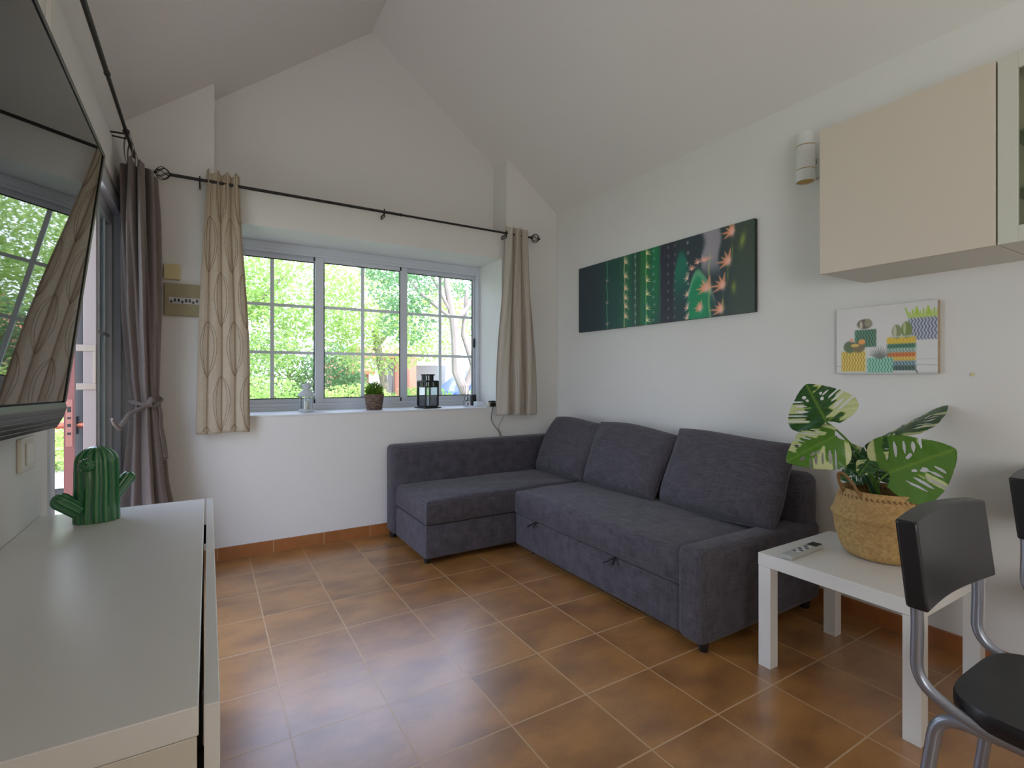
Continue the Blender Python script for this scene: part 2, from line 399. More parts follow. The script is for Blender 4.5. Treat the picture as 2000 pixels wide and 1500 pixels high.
# wooden outer leaf folded back in the reveal
lf = thing('door_2', (XL-.15, 3.36, 0), None, None); lf['kind'] = 'structure'
lx0, lx1 = XL-.195, XL-.152
MB().box(lx0, lx1, 3.36, 3.61, .02, 2.08).build('leaf', mat('beige_white_door_paint', (168, 158, 152), .45), lf, smooth=False, bevel=.002)
le = MB().box(lx0, lx1, 3.352, 3.3605, .02, 2.08).build('leaf_edge', mat('red_brown_wood', (126, 72, 66), .5, noise=(14, .15, (1, 1, .2))), lf, smooth=False)
b = MB().box(lx0+.008, lx1-.008, 3.349, 3.352, .80, 1.04); b.build('lock_plate', mat('copper_plate', (150, 98, 88), .35, metal=.5), le, smooth=False)
b = MB()
for z, h_ in ((.975, .028), (.94, .010), (.90, .016), (.86, .012)): b.box(lx0+.014, lx1-.014, 3.3475, 3.3492, z, z+h_)
b.build('latch_bolt', M['black'], le, smooth=False)
b = MB(); b.tube([(lx1, 3.40, .905), (lx1+.052, 3.40, .905)], .017, 16); b.tube([(lx0, 3.40, .905), (lx0-.04, 3.40, .905)], .017, 16)
b.build('knob', mat('copper_knob', (176, 106, 84), .3, metal=.7), lf)
MB().box(lx1, lx1+.007, 3.385, 3.415, .86, .95).build('rosette', M['black'], lf, smooth=False)

# ------------------------------------------------------------------ curtain rods
def finial(mb, c, axis, r=.034, L=.075):
    c = Vector(c); ax = Vector(axis).normalized()
    u = ax.orthogonal().normalized(); w = ax.cross(u)
    for k in range(6):
        for sgn in (1, -1):
            pts = []
            for i in range(13):
                t = i/12; a = 2*PI*k/6+sgn*t*1.6; rr = r*math.sin(PI*t)**.75+.003
                pts.append(c+ax*(t*L)+(u*math.cos(a)+w*math.sin(a))*rr)
            mb.tube(pts, .0019, 6)
    mb.lathe([(.0, 0), (.009, .001), (.009, .012), (.004, .016)], n=12, M=None, c=(0, 0, 0)) if False else None
    mb.tube([c-ax*.006, c+ax*.006], .011, 12); mb.tube([c+ax*(L-.006), c+ax*(L+.012)], [.008, .007], 12)
def rod(name, a, b_, label, brackets, wall_dir, fin=(True, True)):
    a = Vector(a); b_ = Vector(b_); d = (b_-a).normalized()
    t = thing(name, tuple((a+b_)/2), label, 'curtain rod')
    mid = a.lerp(b_, .55)
    MB().tube([a, mid], .0095, 14).tube([mid, b_], .008, 14).tube([mid-d*.006, mid+d*.006], .0115, 14).build('pole', M['black'], t)
    for on, p, ax in ((fin[0], a, -d), (fin[1], b_, d)):
        if on:
            m = MB(); finial(m, p, ax); m.build('finial', M['black'], t)
    for f in brackets:
        p = a.lerp(b_, f); w = Vector(wall_dir)
        m = MB(); m.tube([p+Vector((0, 0, -.012)), p+w*.045+Vector((0, 0, -.014)), p+w*.077+Vector((0, 0, -.016))], .005, 8)
        pts = [p+(Vector((0, 0, 1))*math.cos(q)+w*math.sin(q))*.0125 for q in np.linspace(-1.9, 4.0, 14)]
        m.tube(pts, .0035, 8)
        e = p+w*.077
        m.tube([e+Vector((0, 0, -.034)), e+Vector((0, 0, -.010))], .004, 8); m.tube([p+Vector((0, 0, -.012)), p+Vector((0, 0, -.036)), e+Vector((0, 0, -.034))], .0042, 8)
        m.tube([p+Vector((0, 0, .012)), p+Vector((0, 0, .022))], .004, 8)
        m.build('bracket', M['black'], t)
    return t
rod('curtain_rod', (-.19, 3.57, 2.343), (2.35, 3.57, 2.336), 'black metal curtain rod with cage finials above the window', [.058, .502, .902], (0, 1, 0))
rod('curtain_rod', (-.36, 1.55, 2.43), (-.36, 3.58, 2.41), 'black curtain rod along the left wall above the television', [.83], (-1, 0, 0), (True, False))

# ------------------------------------------------------------------ window curtains
def cloth(name, fn, nu, nv, mt, parent, thick=.0022):
    m = MB().grid(fn, nu, nv); o = m.build(name, mt, parent, angle=180, recalc=False)
    s = o.modifiers.new('thick', 'SOLIDIFY'); s.thickness = thick; s.offset = 0
    return o
def surf_tube(mb, fn, pts, r=.0013, off=-.0024):
    P = []
    for u, v in pts:
        u = min(max(u, .001), .999); v = min(max(v, .001), .999)
        p = Vector(fn(u, v)); du = Vector(fn(min(u+.004, 1), v))-Vector(fn(max(u-.004, 0), v)); dv = Vector(fn(u, min(v+.004, 1)))-Vector(fn(u, max(v-.004, 0)))
        n = du.cross(dv).normalized()
        if n.y > 0: n = -n
        P.append(p+n*abs(off))
    mb.tube(P, r, 5)
def sm(t): t = min(max(t, 0), 1); return t*t*(3-2*t)
def fnL(u, v):                       # v 0 top .. 1 bottom
    xl = -.012-.052*v-.01*math.sin(v*3); xr = .170+.055*sm(v*1.3)
    uu = u+.012*math.sin(2*PI*3*u+1)*(1-v)
    x = xl+(xr-xl)*uu
    pinch = math.exp(-((v-.022)/.03)**2)
    amp = .021*(1-.25*v)
    k = PI*(3.9*u+.1)+.10*math.sin(3*v)*math.sin(PI*u)
    y = 3.580-amp*abs(math.sin(k))**.6*1.2
    y += .006*math.sin(2*PI*7*u+1)*math.exp(-v*8)
    x += .006*math.sin(2*k)*(1-.3*v)
    z = 2.405-v*1.595+.012*math.sin(2*PI*3.5*u+.4)*math.exp(-v*30)-.004*math.sin(7*u)*v
    return (x, y+.004*pinch, z)
cl = thing('window_curtain', (.09, 3.57, .81), 'beige pleated curtain with brown leaf outlines left of the window', 'curtain', 'short beige curtains on the window rod')
cloth('cloth', fnL, 160, 90, M['fabric_beige'], cl)
b = MB()
cols = [.20, .46, .71, .97]
for ci, uc in enumerate(cols):
    surf_tube(b, fnL, [(uc, t) for t in np.linspace(0, 1, 60)], .0013)
    off = (-.02 if ci % 2 else .17)
    for k in range(-1, 4):
        v0 = off+k*.40; v1 = v0+.215
        for w_ in (.165, .10):
            for sg in (-1, 1):
                pts = []
                for i in range(22):
                    t = i/21; v = v0+(v1-v0)*t
                    if 0 <= v <= 1: pts.append((uc+sg*w_*math.sin(PI*t**.85), v))
                pts = [p for p in pts if 0 < p[0] < 1]
                if len(pts) > 2: surf_tube(b, fnL, pts, .00115)
b.build('embroidery', M['thread'], cl)
def fnR(u, v):
    xl = 2.095-.088*sm(v*1.15)-.02*math.sin(PI*v)*0; xr = 2.305+.095*sm(v*1.1)
    x = xl+(xr-xl)*u
    k = 2*PI*3*u+.9+.2*math.sin(4*v)
    y = 3.565+.024*math.sin(k)*(1-.15*v)+.006*math.sin(2.3*k+6*v)
    x += .010*math.cos(k)
    z = 2.392-v*1.555+.012*math.sin(k)*math.exp(-v*30)+.004*math.sin(5*u)*v
    return (x, y, z)
cr_ = thing('window_curtain', (2.2, 3.57, .83), 'pale curtain with fine wavy lines hanging right of the window', 'curtain', 'short beige curtains on the window rod')
cloth('cloth', fnR, 140, 80, M['fabric_lining'], cr_)
b = MB()
for i in range(26):
    u0 = .30+.70*i/26
    surf_tube(b, fnR, [(u0+.012*math.sin(2*PI*(2.3*t)+i*.35), t) for t in np.linspace(.01, .99, 46)], .0010)
b.build('stitching', mat('tan_embroidery_thread', (178, 160, 138), .8), cr_)

# ------------------------------------------------------------------ grey tied curtain in the corner
gc = thing('door_curtain', (-.3, 3.42, .02), 'long taupe curtain tied back with a sash in the left corner', 'curtain')
KEY = [(2.27, -.322, 3.43, .058, .195), (2.0, -.318, 3.42, .064, .195), (1.5, -.310, 3.42, .064, .180), (1.15, -.302, 3.43, .056, .150), (1.02, -.296, 3.435, .050, .130),
       (.92, -.294, 3.43, .058, .145), (.6, -.288, 3.40, .078, .160), (.3, -.275, 3.36, .105, .205), (.02, -.265, 3.33, .12, .235)]
def key(z):
    for i in range(len(KEY)-1):
        if KEY[i][0] >= z >= KEY[i+1][0]:
            t = (KEY[i][0]-z)/(KEY[i][0]-KEY[i+1][0]); t = t*t*(3-2*t)*.5+t*.5
            return [KEY[i][j]*(1-t)+KEY[i+1][j]*t for j in range(1, 5)]
    return KEY[-1][1:] if z < .5 else KEY[0][1:]
def fnG(u, v):
    z = 2.27-v*2.25; cx, cy, ax, ay = key(z); a = 2*PI*u
    flare = .12+.10*abs(z-1.02)
    r = 1+flare*math.sin(9*a+1.2*math.sin(z*1.5))*1.0+.4*flare*math.sin(17*a+2+2*z)*(1-.3*math.sin(3*z))
    return (cx+ax*1.12*r*math.cos(a), cy+ay*r*math.sin(a), z+.008*math.sin(13*a)*max(0, 1-v*12))
o = MB().grid(fnG, 360, 120, wrap=True).build('cloth', M['fabric_grey'], gc, angle=180)
s = o.modifiers.new('thick', 'SOLIDIFY'); s.thickness = .002; s.offset = 0
b = MB()
ring = [(-.296+.068*math.cos(a), 3.435+.150*math.sin(a), 1.02+.010*math.sin(a*2)+.012*math.sin(a)) for a in np.linspace(0, 2*PI, 40)[:-1]]
b.tube(ring, [.011+.003*math.sin(i*1.3) for i in range(39)], 8, closed=True)
b.tube([(-.255, 3.33, 1.02), (-.262, 3.30, 1.035), (-.27, 3.285, 1.005)], .014, 8)
def ribbon(pts, w0, w1, mb, wid=(0, 1, 0)):
    pts = [Vector(p) for p in pts]; n = len(pts); vs = []; fs = []
    W = Vector(wid).normalized()
    for i, p in enumerate(pts):
        w = w0+(w1-w0)*i/(n-1)
        vs += [p-W*w/2+Vector((.002, 0, 0)), p+W*w/2+Vector((.002, 0, 0)), p+W*w/2-Vector((.002, 0, 0)), p-W*w/2-Vector((.002, 0, 0))]
    for i in range(n-1):
        for k in range(4): fs.append((4*i+k, 4*i+(k+1) % 4, 4*i+4+(k+1) % 4, 4*i+4+k))
    fs += [(0, 3, 2, 1), (4*n-4, 4*n-3, 4*n-2, 4*n-1)]; mb.add(vs, fs)
b2 = MB()
ribbon([(-.232, 3.36, 1.02), (-.222, 3.36, .96), (-.220, 3.355, .88), (-.205, 3.35, .78), (-.200, 3.35, .70)], .02, .045, b2, (.5, 1, 0))
b2.tube([(-.24, 3.37, 1.02), (-.30, 3.28, .99), (-.345, 3.20, .965), (-.375, 3.12, .90), (-.385, 3.07, .925), (-.39, 3.02, .955)], [.012, .011, .010, .012, .009, .006], 8)
b.v += []; b.build('tie_band', M['fabric_grey'], gc)
b2.build('tie_tail', M['fabric_grey'], gc)
for yy in (3.27, 3.40, 3.53):
    m = MB(); pts = [(-.355+.018*math.cos(q)*1.0, yy, 2.417+.085*math.sin(q)-.075) for q in np.linspace(0, 2*PI, 20)[:-1]]
    vs = []
    for dy in (-.017, .017):
        vs += [(p[0], p[1]+dy, p[2]) for p in pts]
    n = len(pts); m.add(vs, [(i, (i+1) % n, n+(i+1) % n, n+i) for i in range(n)])
    o = m.build('tab_loop', M['fabric_grey'], gc); s = o.modifiers.new('t', 'SOLIDIFY'); s.thickness = .002

# ------------------------------------------------------------------ television
tvY0, tvY1 = .62, 1.85
tv = thing('television', (-.36, 1.235, 1.03), 'large black flat television tilted out from the left wall', 'television')
tz = math.atan2(.086, .708)
def tvm(p):    # local: x out of screen, z up along the screen, origin at the screen's bottom edge
    x, y, z = p; c_, s_ = math.cos(tz), math.sin(tz)
    return (-.341+x*c_+z*s_, y, 1.085+z*c_-x*s_+.024*(1.85-y))     # the near end hangs slightly higher
def tvbox(mb, x0, x1, y0, y1, z0, z1):
    m = MB().box(x0, x1, y0, y1, z0, z1); mb.add([tvm(p) for p in m.v], m.f)
b = MB(); tvbox(b, -.030, -.004, tvY0, tvY1, 0, .713); b.build('housing', M['blackplastic'], tv, smooth=False, bevel=.003)
b = MB(); tvbox(b, -.004, -.0005, tvY0+.010, tvY1-.021, .004, .703)
scr = mat('glossy_screen', (7, 7, 8), .015); scr.node_tree.nodes['Principled BSDF'].inputs['IOR'].default_value = 1.9
b.build('screen', scr, tv, smooth=False)
b = MB(); tvbox(b, -.004, .002, tvY1-.020, tvY1+.001, 0, .713); tvbox(b, -.004, .002, tvY0, tvY1-.020, .703, .713)
b.build('bezel', mat('dark_gunmetal_bezel', (24, 26, 26), .2, metal=.5), tv, smooth=False, bevel=.001)
b = MB()
prof = [(-.350, 1.088), (-.341, 1.084), (-.338, 1.070), (-.345, 1.044), (-.360, 1.014), (-.378, 1.014), (-.378, 1.088)]
b.prism(prof, 'y', tvY0, tvY1+.002)
skew = lambda m_: setattr(m_, 'v', [(p[0], p[1], p[2]+.024*(1.85-p[1])) for p in m_.v])
skew(b)
sb = b.build('speaker_bar', mat('anthracite_plastic', (46, 44, 44), .35, metal=.3), tv, smooth=False, bevel=.002)
b = MB()
for k in range(5):
    f = (k+.5)/5; x = -.3385-.0175*f**1.6; z = 1.074-.055*f
    b.box(x-.002, x+.0012, tvY0+.01, tvY1-.01, z-.0010, z+.0010)
skew(b); b.build('grille_line', mat('pale_grille_line', (84, 82, 80), .4), sb, smooth=False)
b = MB(); tvbox(b, -.075, -.030, 1.0, 1.47, .15, .50); b.box(XL+.003, -.345, 1.05, 1.42, 1.25, 1.50); b.build('wall_bracket', M['black'], tv, smooth=False)

# ------------------------------------------------------------------ low white cabinet under the television
cb = thing('sideboard', (-.21, 1.38, 0), 'long white sideboard standing under the television', 'sideboard')
CY0, CY1 = .748, 2.01
MB().box(XL+.002, -.010, CY0, CY1, .702, .74).build('top_panel', M['whitelac'], cb, smooth=False, bevel=.0015)
b = MB(); b.box(XL+.002, -.012, CY0, CY0+.018, .08, .7015); b.box(XL+.002, -.012, CY1-.018, CY1, .08, .7015)
b.box(XL+.002, -.012, CY0+.018, CY1-.018, .08, .10); b.box(XL+.002, XL+.01, CY0+.018, CY1-.018, .10, .70); b.box(XL+.012, -.012, 1.37, 1.388, .10, .70)
b.build('body', M['whitefoil'], cb, smooth=False, bevel=.001)
for y0, y1 in ((CY0-.001, 1.3775), (1.3805, CY1)):
    MB().box(-.0045, .0135, y0, y1, .09, .739).build('door', M['whitelac'], cb, smooth=False, bevel=.0012)
for x in (XL+.05, -.06):
    for y in (CY0+.05, CY1-.05): MB().box(x-.02, x+.02, y-.02, y+.02, 0, .08).build('leg', M['whitefoil'], cb, smooth=False)
for y in (CY0+.03, CY1-.05): MB().box(-.012, -.0045, y, y+.015, .60, .66).build('hinge', M['dark'], cb, smooth=False)

# wall switch
sw = thing('wall_switch', (XL+.005, 1.86, .91), 'cream light switch on the left wall below the television', 'light switch')
MB().box(XL, XL+.010, 1.80, 1.925, .90, .99).build('plate', mat('cream_switch_plastic', (222, 216, 200), .35), sw, smooth=False, bevel=.003)
MB().box(XL+.010, XL+.014, 1.835, 1.895, .915, .975).build('rocker', mat('pale_rocker', (232, 230, 222), .3), sw, smooth=False, bevel=.002)

# ------------------------------------------------------------------ cactus ornament
M['glaze'] = mat('green_glaze', (40, 140, 90), .12, attr=True, coat=.6)
cv = thing('cactus_vase', (-.275, 1.865, .74), 'glossy green ceramic cactus vase on the white sideboard', 'vase')
def ribs(mb, base, tip, r0, r1, n, amp, nu=112, nv=40, flat=1., cap=1.0, seed=0, facing=0, open_top=False, yel=(104, 146, 84)):
    base = Vector(base); tip = Vector(tip); ax = (tip-base); L = ax.length; ax.normalize()
    u = ax.cross(Vector((0, 1, 0))); u = u.normalized() if u.length > .1 else Vector((1, 0, 0)); w = ax.cross(u)
    g1 = np.array(lin((14, 104, 62))); g2 = np.array(lin(yel)); g3 = np.array(lin((70, 150, 95)))
    def prof(t):
        h = t*L; rr = r0+(r1-r0)*t; k = cap*r1
        if h > L-k: q = (h-(L-k))/k; rr *= math.sqrt(max(0, 1-min(q, .995)**2)) if cap else 1
        return max(rr, .001)
    def fn(a, t):
        th = 2*PI*a; t2 = 1-(1-t)**1.6; wob = .35*math.sin(t2*9+seed)*.12
        r = prof(t2)*(1+amp*math.cos(n*th+wob*n*.4)) 
        p = base+ax*(t2*L)+(u*math.cos(th)*r+w*math.sin(th)*r*flat)
        return p
    def cf(a, t):
        th = 2*PI*a; t2 = 1-(1-t)**1.6; wob = .35*math.sin(t2*9+seed)*.12; q = math.cos(n*th+wob*n*.4)
        c = g1*(1-max(0, q)*.4)+g3*max(0, q)*.4
        if q > .78: c = c*.35+g2*.65
        if q < -.85: c = c*.6+np.array(lin((90, 110, 60)))*.4
        return tuple(c)
    mb.grid(fn, nu, nv, cf, wrap=True)
b = MB(); ribs(b, (-.275, 1.865, .741), (-.275, 1.865, .955), .053, .049, 15, .035, nu=240, nv=60, flat=.82, cap=.9)
bd = b.build('body', M['glaze'], cv, angle=180, color=True)
b = MB(); ribs(b, (-.312, 1.842, .778), (-.362, 1.820, .826), .022, .024, 11, .05, cap=1, seed=1); b.build('arm', M['glaze'], cv, angle=180, color=True)
b = MB(); ribs(b, (-.238, 1.880, .805), (-.196, 1.895, .868), .016, .019, 11, .05, cap=1, seed=2); b.build('arm', M['glaze'], cv, angle=180, color=True)
b = MB(); ribs(b, (-.292, 1.83, .905), (-.287, 1.795, .912), .018, .021, 12, .05, cap=1, seed=3); b.build('arm', M['glaze'], cv, angle=180, color=True)

# ------------------------------------------------------------------ fuse box and doorbell box
fb = thing('fuse_box', (-.13, YF-.02, 1.52), 'olive beige fuse box with a row of switches on the window wall', 'fuse box')
MB().box(-.224, -.040, YF-.022, YF, 1.522, 1.716).build('cover', mat('olive_beige_plastic', (158, 148, 112), .45), fb, smooth=False, bevel=.004)
MB().box(-.200, -.045, YF-.027, YF-.022, 1.595, 1.632).build('breaker_row', mat('pale_breaker', (205, 205, 205), .4), fb, smooth=False, bevel=.001)
b = MB()
for i in range(8): b.box(-.192+i*.0185, -.183+i*.0185, YF-.036, YF-.027, 1.606 if i % 3 else 1.598, 1.624 if i % 3 else 1.612)
b.build('breaker_switch', M['black'], fb, smooth=False)
jb = thing('junction_box', (-.18, YF-.015, 1.74), 'small cream junction box above the fuse box', 'junction box')
MB().box(-.226, -.143, YF-.030, YF, 1.738, 1.828).build('cover', mat('cream_plastic', (212, 200, 150), .45), jb, smooth=False, bevel=.004)

# ------------------------------------------------------------------ corner sofa
def rbox(x0, x1, y0, y1, z0, z1, name, parent, bev=.02, seg=4, mt=None):
    return MB().box(x0, x1, y0, y1, z0, z1).build(name, mt or M['sofa'], parent, bevel=bev, bseg=seg, angle=180)
so = thing('corner_sofa', (1.9, 2.5, 0), 'dark grey fabric corner sofa with chaise below the window', 'sofa')
rbox(1.137, 2.49, 2.905, 3.475, .035, .237, 'chaise_base', so, .012)
rbox(1.775, 2.49, 1.505, 2.895, .030, .235, 'sofa_base', so, .012)
rbox(1.112, 2.64, 3.478, 3.625, .035, .665, 'chaise_back', so, .035, 5)
rbox(2.50, 2.650, 1.375, 3.470, .05, .672, 'sofa_back', so, .05, 6)
rbox(1.735, 2.645, 1.363, 1.500, .035, .43, 'armrest', so, .035, 5)
def crowned(x0, x1, y0, y1, z0, z1, crown, name, nx=30, ny=30, r=.03, seed=0):
    """mattress-like block: flat bottom, rounded edges, slightly crowned and wrinkled top"""
    m = MB(); rs = random.Random(seed); ph = [rs.uniform(0, 6) for _ in range(6)]
    def top(u, v):
        e = min(u*(x1-x0), (1-u)*(x1-x0), v*(y1-y0), (1-v)*(y1-y0))
        rnd = r-math.sqrt(max(0, r*r-max(0, r-e)**2)) if e < r else 0
        w = .0022*math.sin(14*u+ph[0]+3*math.sin(5*v+ph[1]))+.0018*math.sin(11*v+ph[2]+4*u)
        return (x0+(x1-x0)*u, y0+(y1-y0)*v, z1-rnd+crown*math.sin(PI*min(max(u, 0), 1))**.6*math.sin(PI*min(max(v, 0), 1))**.6+w*min(1, e/r))
    def warp(t, L):   # denser samples near the edge
        k = r*1.2/L
        if t < .2: return t/.2*k
        if t > .8: return 1-(1-t)/.2*k
        return k+(t-.2)/.6*(1-2*k)
    m.grid(lambda u, v: top(warp(u, x1-x0), warp(v, y1-y0)), nx, ny)
    n = nx+1; idx = [i for i in range(n)]+[j*n+nx for j in range(1, ny+1)]+[ny*n+i for i in range(nx-1, -1, -1)]+[j*n for j in range(ny-1, 0, -1)]
    base = len(m.v); ins = .006
    cx, cy = (x0+x1)/2, (y0+y1)/2
    low = []
    for lvl, (zz, sh) in enumerate(((z0+.012, 0), (z0, .008))):
        ring = []
        for i in idx:
            p = m.v[i]; x = p[0]+(cx-p[0])/abs(cx-p[0]+1e-9)*sh if abs(cx-p[0]) > (x1-x0)/2-.002 else p[0]; y = p[1]+(cy-p[1])/abs(cy-p[1]+1e-9)*sh if abs(cy-p[1]) > (y1-y0)/2-.002 else p[1]
            ring.append(len(m.v)); m.v.append((x, y, zz)); m.c.append((1, 1, 1))
        low.append(ring)
    K = len(idx)
    for k in range(K):
        l = (k+1) % K
        m.f.append((idx[k], idx[l], low[0][l], low[0][k])); m.f.append((low[0][k], low[0][l], low[1][l], low[1][k]))
    m.f.append(tuple(low[1]))
    return m.build(name, M['sofa'], so, angle=60)
crowned(1.140, 2.495, 2.900, 3.474, .243, .392, .022, 'chaise_seat', seed=1)
crowned(1.768, 2.495, 1.505, 2.894, .241, .392, .022, 'seat', seed=2, nx=30, ny=44)
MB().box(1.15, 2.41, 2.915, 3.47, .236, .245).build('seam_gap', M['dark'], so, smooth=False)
for (x, y) in ((1.165, 2.95), (1.145, 3.56), (1.79, 1.40), (2.56, 1.40), (2.56, 3.5), (1.83, 2.75)):
    MB().lathe([(.017, 0), (.019, .004), (.023, .040)], (x, y, 0), 20).build('foot', M['blackplastic'], so)
for y in (2.635, 1.915):
    m = MB(); pts = []
    for q in np.linspace(0, 1, 16):
        a = q*2*PI; pts.append((1.768-.034*math.sin(a/2), y+.018*math.sin(a)+.045*math.sin(a/2), .240-.034*math.sin(a/2)-.012*math.sin(a)))
    m.tube(pts, .0035, 8); m.tube([(1.770, y, .240), (1.752, y-.006, .222), (1.748, y-.004, .205)], .0045, 8)
    m.build('pull_strap', M['black'], so)

def cushion(c, w, h, t, rot, name, label, seed, lean, roll=0, pinch=.035):
    """back cushion: local x = thickness, y = width, z = height"""
    rs = random.Random(seed); ph = [rs.uniform(0, 6) for _ in range(8)]
    def side(sg):
        def fn(u, v):
            a, e = 2*u-1, 2*v-1
            ed = (max(0, 1-abs(a)**4.5)*max(0, 1-abs(e)**4.5))**.5
            pull = 1-pinch*(a*a)*(e*e)
            y = a*w/2*(1-.05*(1-e*e)*0-.035*(e*e)*0)*pull; z = e*h/2*pull+h/2
            y += .010*math.sin(3*e+ph[0])*a; z += .012*math.cos(2.2*a+ph[1])*max(0, e)
            wr = .004*math.sin(9*a+ph[2]+5*e)*math.exp(-((abs(a)-.75)/.3)**2)+.003*math.sin(12*e+ph[3]+6*a)*math.exp(-((e+.7)/.4)**2)
            bel = 1+.18*(-e)
            return (sg*(t/2*ed*bel+wr*ed)+.018*a*e*math.sin(ph[4]), y, z)
        return fn
    m = MB(); N = 34
    wv = lambda q: .5-.5*math.cos(PI*q)
    for sg in (1, -1): m.grid(lambda u, v: side(sg)(wv(u), wv(v)), N, N)
    M4 = Matrix.Translation(c) @ Euler((roll, 0, rot)).to_matrix().to_4x4() @ Matrix.Rotation(lean, 4, 'Y')
    m.v = [tuple(M4 @ Vector(p)) for p in m.v]
    me = m
    o = me.build(name, M['sofa'], None, angle=180)
    bm = bmesh.new(); bm.from_mesh(o.data); bmesh.ops.remove_doubles(bm, verts=bm.verts, dist=.0008); bmesh.ops.recalc_face_normals(bm, faces=bm.faces); bm.to_mesh(o.data); bm.free()
    s = MB(); L = []
    for k in range(65):
        q = k/64*4; i = int(q) % 4; f = q-int(q)
        a, e = [(2*f-1, -1), (1, 2*f-1), (1-2*f, 1), (-1, 1-2*f)][i]
        pull = 1-pinch*a*a*e*e
        p = (.018*a*e*math.sin(ph[4]), a*w/2*pull+.010*math.sin(3*e+ph[0])*a, e*h/2*pull+h/2+.012*math.cos(2.2*a+ph[1])*max(0, e))
        L.append(M4 @ Vector(p))
    s.tube(L[:-1], .0035, 6, closed=True); s.build('seam', M['sofa'], o)
    tag(o, label, 'cushion', 'grey sofa back cushions')
    return o
cushion((2.275, 3.10, .405), .62, .465, .15, 0, 'back_cushion', 'grey back cushion in the sofa corner, furthest from the side table', 1, .46, 0)
cushion((2.285, 2.48, .405), .68, .46, .16, .03, 'back_cushion', 'grey back cushion in the middle of the three on the sofa', 2, .46, .02)
cushion((2.30, 1.765, .405), .74, .475, .17, -.02, 'back_cushion', 'wide grey back cushion beside the armrest near the side table', 5, .46, -.02)

# ------------------------------------------------------------------ pictures on the right wall
def art_board(name, Y0, Y1, Z0, Z1, depth, nx, ny, fn, edge_rgb, label, backs=None):
    t = thing(name, (XR, (Y0+Y1)/2, Z0), label, 'picture')
    MB().box(XR-depth, XR-.001, Y0, Y1, Z0, Z1).build('stretcher_frame', mat(name+'_edge', edge_rgb, .6, noise=(30, .08)), t, smooth=False, bevel=.002)
    u, v = np.meshgrid((np.arange(nx+1))/nx, np.arange(ny+1)/ny)
    C = fn(u, v); C = np.clip(C*1.05+4, 0, 255)/255; C = np.where(C <= .04045, C/12.92, ((C+.055)/1.055)**2.4)
    m = MB(); xx = XR-depth-.0012
    m.v = [(xx, Y1-(Y1-Y0)*float(u[j, i]), Z1-(Z1-Z0)*float(v[j, i])) for j in range(ny+1) for i in range(nx+1)]
    m.c = [tuple(C[j, i]) for j in range(ny+1) for i in range(nx+1)]
    w = nx+1; m.f = [(j*w+i, j*w+i+1, (j+1)*w+i+1, (j+1)*w+i) for j in range(ny) for i in range(nx)]
    m.build('print', mat(name+'_print', (128, 128, 128), .5, attr=True), t, smooth=False, color=True, recalc=False)
    return t
def P_(C, mask, col):
    m = np.clip(mask, 0, 1)[..., None]; C[:] = C*(1-m)+np.array(col, float)*m
def hsh(a): return np.abs(np.sin(a*127.1+.3)*43758.5453) % 1
